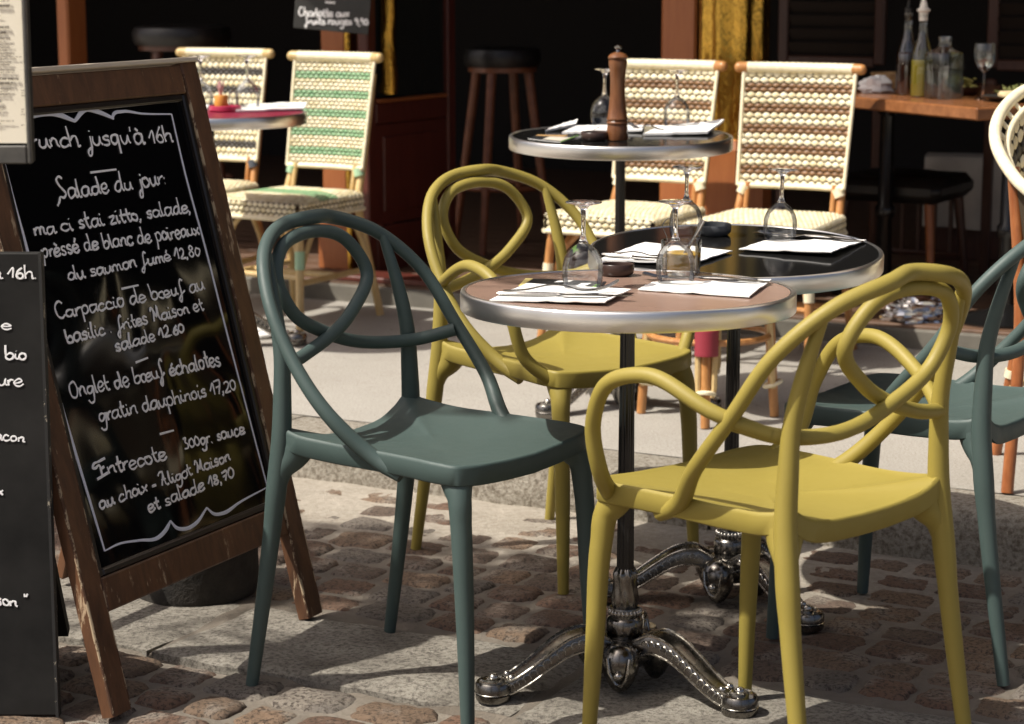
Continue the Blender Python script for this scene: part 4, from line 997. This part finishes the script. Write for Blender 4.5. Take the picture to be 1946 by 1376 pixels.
# low black padded chair beside the wooden table
q = at_y(1716, 350, 7.75); lc = empty('padded_chair', (q.x, q.y, TZ), R(60), 'black padded chair tucked under the wooden table', 'chair')
g = MB(); g.box((0, 0, .355), (.40, .40, .085), 0, None, .03); g.ball((0, 0, .385), .17, 0, 16, 8, (1, 1, .18)); g.build('seat', LEATHER, lc)
for sx in (-1, 1):
    for sy in (-1, 1): g = MB(); g.tube([(sx*.15, sy*.15, .33), (sx*.18, sy*.18, 0)], [.018, .013], 10); g.build('leg', BAMRED if (sx, sy) == (-1, -1) else DARKW, lc)
g = MB()
for k in range(5): g.tube([(.17, -.12+.06*k, .32), (.178, -.12+.06*k, .10)], .009, 8)
g.tube([(.178, -.17, .10), (.178, .17, .10)], .011, 8); g.build('spindles', DARKW, lc)
# pale cloth covered bench
c = at_y(1890, 325, 8.35); bl = empty('cloth_bench', (c.x, c.y, TZ), R(-14), 'low bench under pale grey cloth in the dark below the wooden table', 'bench')
g = MB(); rows = []
for k, (z, o_) in enumerate(((.40, -.20), (.405, -.02), (.40, 0), (.38, .012), (.25, .022), (.14, .03))): rows.append([Vector((-.26+.9*i/24, -o_-(.006+.01*(k > 3))*math.sin(i*1.3+k*.2), z-(.05*(i/24) if k == 5 else 0))) for i in range(25)])
g.grid(rows); g.build('cloth', PALEG, bl)
g = MB(); g.box((.19, .14, .19), (.86, .24, .38), 0, None, .01); g.build('seat_box', DARKW, bl, False)

# things left on the pavement and step
p = FW(s_at(1746, .12, TZ), .12, TZ+.004); crumple('foil_bag', p, .072, FOIL, 'crumpled silver foil bag lying on the terrace behind the front mustard armchair', 'foil bag', (1.35, .8, .62), 12, .5, 40, 26)
p = on_z(488, 640, KH); crumple('crumpled_paper', p+ZV*.002, .045, PAPER, 'crumpled white paper on the pavement between chalkboard easel and teal chair', 'paper', (1.5, .8, .5), 5, .4)

# ------------------------------------------------------------------ hand lettering
GL = {
'a': (6.2, "5,4.5 3,5.2 .8,4 .3,1.6 1.5,0 3.5,.8 5,3.6 5,4.8 4.9,1.5 5.6,0 6.4,.6"), 'b': (5.6, ".3,10 .5,4 .6,.6 2.5,-.1 4.6,1.2 4.8,3.6 3,4.8 .8,3.4"),
'c': (5.2, "4.6,4.2 3,5.1 1,4 .3,2 1.2,.2 3,-.1 5,1"), 'd': (6.4, "4.8,4.3 3,5 .8,3.8 .4,1.4 1.8,0 3.8,.9 4.8,3.6;4.5,10 4.8,4 5,.6 6.2,.2"),
'e': (5.4, ".3,2.2 3,2.6 4.6,3.6 3.4,5 1.4,4.6 .3,2.4 1,.3 3,-.2 5.2,1.2"), 'f': (5, "4.8,8.8 3.7,10.2 2.4,8.6 2.2,3 1.9,-2.5 .9,-4.8 -.2,-3.4 1.2,-.6 4.8,2.4"),
'g': (5.8, "4.8,4.4 3,5 .9,3.9 .5,1.6 1.8,.2 3.8,1.2 4.9,4.6 4.9,-1.5 4,-4.3 1.8,-4.8 .4,-3.2"), 'h': (5.8, ".4,10 .6,4 .6,0;.6,3 2.4,4.9 4,4.6 4.4,2 4.6,0 5.6,.3"),
'i': (2.8, ".6,4.8 .8,1.2 1.6,0 2.6,.8;.9,7.0 1.2,7.5"), 'j': (3.2, "2.2,4.8 2.3,-2 1.6,-4.8 .2,-4.6 .2,-2.8 2.8,-.2;2.2,7.2 2.5,7.7"), 'l': (2.6, ".6,10 .7,3 1.2,.2 2.4,.4"),
'm': (7.6, ".4,4.8 .6,0;.6,3 2,4.8 3.2,4.4 3.4,0;3.4,3 4.8,4.8 6,4.4 6.3,1 7.4,.2"), 'n': (5.3, ".4,4.8 .6,0;.6,2.8 2.2,4.8 3.8,4.5 4.2,1 5.2,.2"),
'o': (5.2, "2.6,5 .8,4.2 .4,2 1.4,.1 3.4,.2 4.6,2.2 4,4.4 2.6,5 1.8,4.6"), 'œ': (9, "2.6,5 .8,4.2 .4,2 1.4,.1 3.2,.2 4.2,2.2 3.8,4.4 2.6,5;4.1,2.2 7,2.6 8.4,3.6 7.2,5 5.2,4.6 4.1,2.4 4.8,.3 6.8,-.2 9,1.2"),
'p': (5.4, ".6,4.8 .8,0 .7,-4.8;.8,3.4 2.6,5 4.4,4.4 4.6,1.8 3,.1 .9,.8"), 'q': (5.8, "4.6,4.3 3,5 .9,3.9 .5,1.5 1.8,.1 3.7,1 4.7,4.4;4.7,4.8 4.6,-4.8"),
'r': (3.8, ".4,4.8 .7,0;.7,2.6 2,4.6 3.8,4.8"), 's': (4.6, "3.8,4.4 2.2,5 .8,4 1.4,2.9 3.2,2 3.8,.9 2.4,-.1 .3,.5"), 't': (4, "1.6,9.4 1.7,2 2.4,0 3.8,.6;0,5.4 3.6,5.9"),
'u': (5.8, ".5,4.8 .6,1.4 1.8,0 3.6,.9 4.4,4.8 4.5,1.2 5.6,.2"), 'x': (5, ".3,4.8 4.4,0;4.6,5 .2,-.2"), 'z': (4.8, ".4,4.8 4.2,5 .3,0 4.6,.3"),
'S': (6, "5,9.2 3.2,10.4 1.4,9 2,6.6 4,4.6 4.8,2.2 3.2,.2 1,1 -.6,-1.4 -2,-3.4"), 'C': (6.2, "5.4,8.6 3.6,10 1,8 .2,4.4 1.2,1 3.4,-.2 5.8,1.4"),
'M': (7.6, "-.8,7.6 .4,9.4 1.6,8.4 1.2,0;1.6,8.4 3.4,3 5.4,9.4 6,1 7.2,.4"), 'O': (7, "4,10 1.4,8.6 .3,4.4 1.6,.6 4,0 6,3 6,7.4 4,10 2.4,8.8"),
'E': (7.4, "7,11 3,9.4 .2,9.4 -1,7.6 .4,6.6 3,8 3.2,.6;3.2,5.4 5.4,6.2;-.2,-1.2 7,1.2"), 'A': (7, "-.8,7.8 .6,9.8 3,9.8 .9,0;3,9.8 5.4,-.4 6.4,0;1.4,4 4.8,4.2"),
'0': (5, "2.4,7 .6,5.4 .4,2 2,0 4,1.4 4.2,5 2.4,7"), '1': (3.4, "-.8,3 2.2,8 2.3,0"), '2': (5, ".6,6.4 2.4,7.8 4,6.4 3,3.4 .4,.2 4.6,.2"), '3': (5, ".6,7.4 3.6,7.8 2,5 4.2,3.2 3.4,.4 .4,.2"),
'5': (5, "4,7.6 1,7.4 .8,4.6 3,4.8 4.2,2.8 3,.2 .4,.3"), '6': (5, "3.6,8 1.4,5 .6,2 2,0 4,1 3.8,3.4 2,4 .8,2.4"), '7': (5, ".4,7.8 4.6,8 2.4,0;1,4 4,4.3"), '8': (5, "2.4,4.2 .8,6 2.4,8 3.8,6.2 2.4,4.2 .6,2 2.2,0 4.2,1.8 2.4,4.2"), '9': (5, "3.8,7 2,8 .6,6 2,4.4 3.8,6 3.8,2 2.4,0"),
"'": (2, ".8,9.2 .4,7.2"), ',': (2.4, ".8,.6 .9,-.4 .1,-1.9"), '.': (2.2, ".5,.1 .9,.3"), ':': (2.4, ".6,.3 1,.5;.6,3.6 1,3.8"), '-': (4, ".4,2.6 3,3"), '"': (3, ".4,8.6 .4,7.2;1.6,8.6 1.6,7.2"), ' ': (3.6, ""),
}
GL['é'] = (5.4, GL['e'][1]+";2.2,6.4 3.6,8.2"); GL['è'] = (5.4, GL['e'][1]+";1.4,8 2.8,6.4"); GL['à'] = (6.2, GL['a'][1]+";1.6,8 3.2,6.4")
def letter(g, txt, p0, p1, up, xh, r, n, mi=0, jit=.25):
    """write txt from p0 to p1 (baseline ends), x-height xh along up"""
    adv = [GL[c][0] for c in txt]; tot = sum(adv); X = (p1-p0)/tot; Y = up*(xh/5); x = 0
    for c, a in zip(txt, adv):
        dy = rnd.uniform(-jit, jit)*1.6; sc_ = rnd.uniform(.9, 1.14); sl_ = rnd.uniform(-.05, .06); pr_ = rnd.uniform(.85, 1.15)
        for st in GL[c][1].split(';'):
            if not st: continue
            pts = [tuple(float(q) for q in s_.split(',')) for s_ in st.split()]
            P = [p0+X*(x+px+sl_*py+rnd.uniform(-.30, .30))+Y*(py*(sc_ if py > 0 else 1.1)+dy+rnd.uniform(-.30, .30)+(rnd.uniform(0, 1.2) if py > 8 else 0))+n*.0006 for px, py in pts]
            path = cr(P, 4) if len(P) > 2 else [P[0], (P[0]+P[1])/2, P[1]]
            N = len(path); g.tube(path, [r*pr_*(.78+.36*abs(math.sin(i*.45+pr_*9)))*rnd.uniform(.93, 1.07) for i in range(N)], 6, mi, flat=n)
        x += a

# ------------------------------------------------------------------ chalkboard easel
LF, RF = on_z(224, 1360), on_z(592, 1174)
wv = (RF-LF); WB = wv.length; wv.normalize(); nf = Vector((wv.y, -wv.x, 0))     # nf: horizontal, towards the camera side
if nf.dot(Vector((0, -1, 0))) < 0: nf = -nf
LEANA = R(14.0); uv = (ZV*math.cos(LEANA) - nf*math.sin(LEANA)).normalized(); nb = wv.cross(uv).normalized()
if nb.dot(nf) < 0: nb = -nb
LB = 1.143; EAX = (wv, nb, uv)
mid = (LF+RF)/2; ez = empty('chalkboard_easel', mid, 0, 'folding wooden easel with glossy black menu board lettered in white', 'menu board')
SWD, STH = .054, .026
def ep(a, b, o=0): return LF - wv*(SWD/2) + wv*a + uv*b + nb*o          # a across (from the outer left edge), b up, o outwards
WT_ = WB+SWD
def stile(a0, name='frame_stile'):
    g = MB(); rows = []
    for i in range(25):
        b = LB*i/24+.004; j1, j2 = .0012*nz(b*14, a0*9), .0012*nz(b*14, a0*9+5)
        rows.append([ep(a0+x+jj, b, o_) for x, o_, jj in ((0, -STH/2, j1), (0, STH/2-.003, j1), (.003, STH/2, j2), (SWD-.003, STH/2, j1), (SWD, STH/2-.003, j2), (SWD, -STH/2, j2))])
    g.grid(rows, 0, True); g.fan(rows[0], ep(a0+SWD/2, .004)); g.fan(rows[-1], ep(a0+SWD/2, LB+.004)); return g.build(name, FRAMEW, ez, True, mid, 30)
stile(0); stile(WT_-SWD)
WEAR = mat('bare_worn_edge', (.36, .27, .17), .8); fw_ = noise_tex(WEAR, 34, 8, .75, 'Object', (1, 1, .5))
lk(WEAR, mixc(WEAR, ramp(WEAR, fw_, [(.50, (0, 0, 0)), (.54, (1, 1, 1))]), (.075, .034, .016), (.40, .31, .20)), base(WEAR).inputs['Base Color'])
for a0_ in (0, WT_-SWD):
    g = MB(); g.tube([ep(a0_+.0025, .01+(LB-.03)*i/40, STH/2-.0025) for i in range(41)], [.0034+.0012*nz(i*.7, a0_*9) for i in range(41)], 8); g.tube([ep(a0_+SWD-.0025, .01+(LB-.03)*i/40, STH/2-.0025) for i in range(41)], [.0030+.0010*nz(i*.7, a0_*9+4) for i in range(41)], 8); g.build('worn_edge', WEAR, ez, True, mid)
def rail(b0, b1, o_=0):
    g = MB(); g.box(ep(WT_/2, (b0+b1)/2, o_), (WT_-2*SWD-.002, STH-.002, b1-b0), 0, EAX, .003); return g.build('frame_rail', FRAMEW, ez, False, mid)
BB0 = .243; rail(LB-.058, LB-.001); rail(BB0-.062, BB0)
g = MB(); g.box(ep(WT_/2, LB+.008, 0), (WT_+.004, STH+.012, .010), 0, EAX, .002); g.build('top_strip', mat('sunlit_strip_paint', (.55, .48, .38), .7), ez, False, mid)  # strip paler than the frame: sun on the top put into its colour
# inner moulding and black panel
g = MB(); bi0, bi1 = BB0, LB-.058
for a in (SWD+.007, WT_-SWD-.007): g.box(ep(a, (bi0+bi1)/2, .002), (.014, .016, bi1-bi0-.001), 0, EAX, .003)
g.box(ep(WT_/2, bi1-.007, .002), (WT_-2*SWD-.029, .016, .0135), 0, EAX, .003); g.box(ep(WT_/2, bi0+.007, .002), (WT_-2*SWD-.029, .016, .0135), 0, EAX, .003)
g.build('moulding', mat('black_moulding', (.02, .016, .014), .3), ez, False, mid)
g = MB(); a0, a1, c0_, c1_ = SWD+.014, WT_-SWD-.014, bi0+.014, bi1-.014
rows = [[ep(a0+(a1-a0)*i/30, c0_+(c1_-c0_)*j/50, .0006) for i in range(31)] for j in range(51)]; g.grid(rows)
g.build('panel', ACRYL, ez, True, mid)
# rear legs and chain
BAX = (wv, (nf*math.cos(LEANA)+ZV*-math.sin(LEANA)).normalized(), (ZV*math.cos(LEANA)+nf*math.sin(LEANA)).normalized())
hp_ = ep(0, LB-.04, -.03)
for a in (.02, WT_-.05-.02):
    top_ = ep(a+.025, LB-.035, -.028); ft = LF-wv*(SWD/2)+wv*(a+.025)-nf*.60; ft.z = 0.02; dd = (top_-ft); L = dd.length; dd.normalize(); yv = wv.cross(dd).normalized()
    g = MB(); g.box(ft+dd*(L/2), (.052, .024, L), 0, (wv, yv, dd), .003); g.build('rear_leg', FRAMEW, ez, False, mid)
ft = LF-wv*(SWD/2)-nf*.47; ft.z = .30
g = MB(); g.box(ft+wv*(WT_/2), (WT_-.09, .02, .05), 0, (wv, nf, ZV), .003); g.build('rear_rail', FRAMEW, ez, False, mid)
# lettering
PO = ep(0, 0, .0016)
def BP(u, v): return on_plane(u, v, PO, nb)
def px_scale(u, v): return (BP(u, v)-BP(u, v-10)).length/10
g = MB()
LINES = [("brunch jusqu'à 16h", (40, 283), (331, 270), 21), ("Salade du jour:", (112, 380), (318, 349), 20), ("ma ci stai zitto, salade,", (66, 448), (364, 402), 17), ("prèssé de blanc de poireaux", (80, 490), (380, 446), 18),
         ("du saumon fumé 12,80", (130, 533), (382, 484), 15), ("Carpaccio de bœuf au", (108, 607), (390, 550), 17), ("basilic . frites Maison et", (127, 653), (388, 588), 16), ("salade 12.60", (220, 668), (352, 630), 14),
         ("Onglet de bœuf échalotes", (134, 757), (420, 693), 19), ("gratin dauphinois 17,20", (188, 802), (450, 740), 18), ("Entrecote", (184, 908), (318, 872), 17), ("300gr. sauce", (350, 854), (466, 823), 14),
         ("au choix - Aligot Maison", (190, 968), (438, 875), 15), ("et salade 18,70", (282, 975), (446, 906), 15)]
for txt, a, b, xh in LINES:
    g = MB(); letter(g, txt, BP(*a), BP(*b), uv, xh*px_scale(*a)*.82, .0023, nb); g.build('lettering_line', CHALK, ez, True, mid)
for a, b in (((172, 328), (221, 322)), ((231, 549), (263, 542)), ((258, 689), (281, 680)), ((304, 825), (330, 818))):
    g = MB(); g.tube([BP(*a), (BP(*a)+BP(*b))/2, BP(*b)], [.0026, .0023, .0021], 6, flat=nb); g.build('painted_dash', CHALK, ez, True, mid)
g = MB()
def border(pts, rr):
    P = cr([BP(*p) for p in pts], 6); R_ = crs(rr, 6); g.tube(P, R_, 6, flat=nb)
border([(20, 232), (64, 222), (100, 215), (142, 230)], [.004, .003, .0066, .0035]); border([(142, 230), (163, 207), (185, 212), (216, 225)], [.0036, .0064, .0052, .0032]); border([(213, 225), (216, 217), (232, 212), (270, 216), (326, 217)], [.0035, .0040, .0034, .0022, .0016])
border([(326, 217), (352, 330), (390, 470), (428, 620), (470, 780), (508, 925)], [.0022, .0028, .003, .0028, .0024, .0022])
border([(-8, 250), (22, 370), (62, 520), (85, 640), (108, 740), (140, 850), (170, 950), (199, 1047)], [.004, .005, .0052, .0048, .0046, .004, .0034, .0024])
border([(199, 1047), (225, 1034), (265, 1027), (300, 1022), (316, 1006), (324, 990)], [.0014, .0022, .0026, .0042, .0044, .0022]); border([(324, 990), (334, 1002), (352, 1005), (374, 993), (393, 965)], [.0022, .0038, .0042, .004, .0022]); border([(393, 965), (405, 976), (425, 975), (455, 955), (508, 926)], [.002, .0036, .0040, .0026, .0014])
g.build('painted_border', CHALKB, ez, True, mid)

# stone bollard behind the easel
bp = on_z(365, 1150); bp = Vector((bp.x-.01, bp.y+.12, 0)); g = MB()
g.lathe([(0, .0), (.132, 0), (.135, .01), (.133, .20), (.128, .23), (.11, .245), (0, .25)], 40, fl=lambda a, z: 1+.02*nz(math.cos(a)*2, math.sin(a)*2, z*6)); o = g.build('bollard', varied('dark_stone', (.018, .016, .014), (.05, .044, .037), 14, .9, .5, .01)); o.location = bp; tag(o, 'short dark stone block on the setts behind the chalkboard easel', 'stone block')

# ------------------------------------------------------------------ slate board, front left
sr = on_z(73, 1364); SY = sr.y; sx1 = at_y(77, 480, SY).x; top_z = at_y(70, 481, SY).z
sl = empty('slate_board', (sx1-.25, SY, 0), 0, 'upright matt black slate menu board in the left foreground, chipped along its edge', 'menu board')
oo = Vector((sx1-.25, SY, 0))
g = MB(); g.box((sx1-.25, SY+.011, top_z/2+.002), (.5, .022, top_z-.004), 0, None, .002); g.build('board', SLATE, sl, False, oo)
CHIP = mat('chipped_board_edge', (.02, .02, .019), .7); fz_ = noise_tex(CHIP, 55, 7, .75, 'Object', (1, 1, .7))
lk(CHIP, mixc(CHIP, ramp(CHIP, fz_, [(.60, (0, 0, 0)), (.63, (1, 1, 1))]), (.022, .022, .021), (.38, .34, .26)), base(CHIP).inputs['Base Color'])
g = MB(); g.grid([[Vector((sx1+.0006, SY+.023, z*top_z/40)), Vector((sx1+.0006, SY-.0006, z*top_z/40)), Vector((sx1-.0045, SY-.0006, z*top_z/40))] for z in range(41)]); g.build('chipped_edge', CHIP, sl, False, oo)
g = MB(); g.box((sx1-.25, SY+.20, .30), (.40, .02, .60), 0, (Vector((1, 0, 0)), Vector((0, .85, .53)), Vector((0, -.53, .85)))); g.build('strut', SLATE, sl, False, oo)
g = MB(); pn = Vector((0, -1, 0)); PS0 = Vector((0, SY-.0004, 0))
def SP(u, v): return on_plane(u, v, PS0, pn)
for txt, a, b, xh in (("à 16h.", (-16, 528), (74, 530), 11.5), ("e", (3, 624), (24, 626), 11), ("bio", (10, 682), (52, 683), 12), ("ture", (-18, 733), (45, 733), 13), ("bacon", (-26, 834), (48, 841), 11), ("x", (-3, 940), (7, 941), 10), ("son", (-8, 1148), (34, 1154), 12), ('"', (44, 1154), (56, 1154), 15)):
    g = MB(); letter(g, txt, SP(*a), SP(*b), ZV, xh*px_scale(100, 900)*.93, .0018, pn); g.build('lettering_line', CHALK, sl, True, oo)

# ------------------------------------------------------------------ menu display, top left, nearest
MY = 3.15; m1 = at_y(62, 311, MY); mz0 = m1.z; mx1 = m1.x; MWd, MHt = .40, .56
mn = empty('menu_display', (mx1-MWd/2, MY, 0), 0, 'cream printed menu in a dark frame on a stand at the top left corner', 'menu display')
oo = Vector((mx1-MWd/2, MY, 0))
g = MB(); g.box((mx1-MWd/2, MY+.012, mz0+MHt/2), (MWd, .02, MHt), 0, None, .003); g.build('backing', SLATE, mn, False, oo)
g = MB(); fr = mat('dark_metal_frame', (.05, .05, .046), .45)
for (c, d) in (((mx1-.003, mz0+MHt/2), (.006, MHt)), ((mx1-MWd+.003, mz0+MHt/2), (.006, MHt)), ((mx1-MWd/2, mz0+.013), (MWd-.013, .026)), ((mx1-MWd/2, mz0+MHt-.006), (MWd-.013, .012))): g.box((c[0], MY-.001, c[1]), (d[0], .012, d[1]), 0, None, .002)
g.build('frame', varied('worn_grey_frame', (.055, .053, .048), (.10, .095, .085), 18, .5, .2, .002), mn, False, oo)
pz0 = at_y(50, 272, MY).z; px1 = at_y(54, 200, MY).x
g = MB(); g.grid([[Vector((px1-.36+.36*i/12, MY-.0009-.0012*math.sin(PI*i/12)*math.sin(j*.5), pz0+.5*j/12)) for i in range(13)] for j in range(13)]); g.build('printed_sheet', CREAM, mn, True, oo)
g = MB()
def MP(u, v): return at_y(u, v, MY)+Vector((0, -.0032, 0))
def dash(u0, u1, v, h=1.6):
    x = u0
    while x < u1-2:
        L = min(rnd.uniform(4, 13), u1-x); a, b = MP(x, v), MP(x+L, v); hh = h*.00075
        N = int(L/1.1)+2; g.tube([a+(b-a)*(i/(N-1))+ZV*(hh*.9*math.sin(i*2.4)+.0003) for i in range(N)], hh*.33, 4, 0); x += L+2.2
for v, a, b, h in ((2, -30, 18, 1.6), (11, -30, 22, 3), (30, -30, 2, 1.6), (52, -30, 18, 3.2), (62, -30, 14, 3), (73, -30, 20, 1.6), (79, -30, 14, 1.5), (85, -30, 22, 1.5), (91, -30, 20, 1.5), (96, -30, 16, 1.5), (102, -30, 23, 1.6), (108, -30, 42, 1.4), (113, -30, 14, 1.5), (118, -30, 22, 1.5), (123, -30, 20, 1.5), (133, -30, 28, 1.5), (138, -30, 30, 1.5), (150, -30, 38, 2.6), (158, -4, 24, 2.6), (169, -30, 24, 1.6), (174, -30, 16, 1.5), (179, -30, 18, 1.5), (193, -30, 4, 3), (204, -30, 9, 1.5), (209, -30, 7, 1.5), (230, -30, 27, 1.7), (235, -30, 2, 1.6)): dash(a, b, v, h)
for v in (19, 24, 29, 34, 172, 177, 182, 208, 213, 218, 238): dash(41, 48, v, 1.5)
g.build('print', INK, mn, True, oo)
g = MB(); g.box((mx1-MWd+.06, MY+.035, mz0/2), (.03, .03, mz0), 0, None, .003); g.box((mx1-MWd+.06, MY+.035, .012), (.30, .26, .02), 0, None, .004); g.box((mx1-MWd+.06, MY+.03, mz0+.1), (.05, .02, .2), 0, None, .003); g.build('stand', SLATE, mn, False, oo)

# ------------------------------------------------------------------ small hanging slate at the back
hy = FW(s_at(630, .10), .10, 0).y; h0, h1 = at_y(558, 53, hy), at_y(700, 66, hy); 
hs = empty('hanging_slate', ((h0.x+h1.x)/2, hy, h0.z), 0, 'small slate sign with white lettering hung on the orange post above the striped chair', 'sign')
oo = Vector(((h0.x+h1.x)/2, hy, h0.z)); hx = (h1-h0); hx.z = hx.z; hl = hx.length; hx.normalize(); hu = Vector((0, 1, 0)).cross(hx); hu = -hu if hu.z < 0 else hu
g = MB(); g.box((h0+h1)/2+hu*.14, (hl, .012, .28), 0, (hx, Vector((0, 1, 0)), hu), .002); g.build('board', varied('grey_slate', (.035, .036, .034), (.05, .05, .047), 12, .6, .1, .001), hs, False, oo)
g = MB(); hn = Vector((0, -1, 0)); PH = Vector((0, hy-.0066, 0))
def HP(u, v): return on_plane(u, v, PH, hn)
kx = 1.0*(HP(600, 30)-HP(600, 40)).length/10
for txt, a, b, q in (("Charlotte aux", (568, 30), (664, 32), 7.5), ("fruits rouges 9,90", (580, 45), (700, 48), 7)):
    g = MB(); letter(g, txt, HP(*a), HP(*b), ZV, q*kx, .0034, hn); g.build('lettering_line', CHALK, hs, True, oo)
g = MB(); g.tube([HP(618, 4), HP(627, 5), HP(637, 5)], .004, 6, flat=hn); g.build('painted_dash', CHALK, hs, True, oo)
g = MB(); g.tube([(h0+h1)/2+hu*.30+Vector((-.1, .004, 0)), (h0+h1)/2+hu*.42+Vector((0, .06, 0)), (h0+h1)/2+hu*.30+Vector((.1, .004, 0))], .0018, 6); g.build('wire', COLUMN, hs, True, oo)
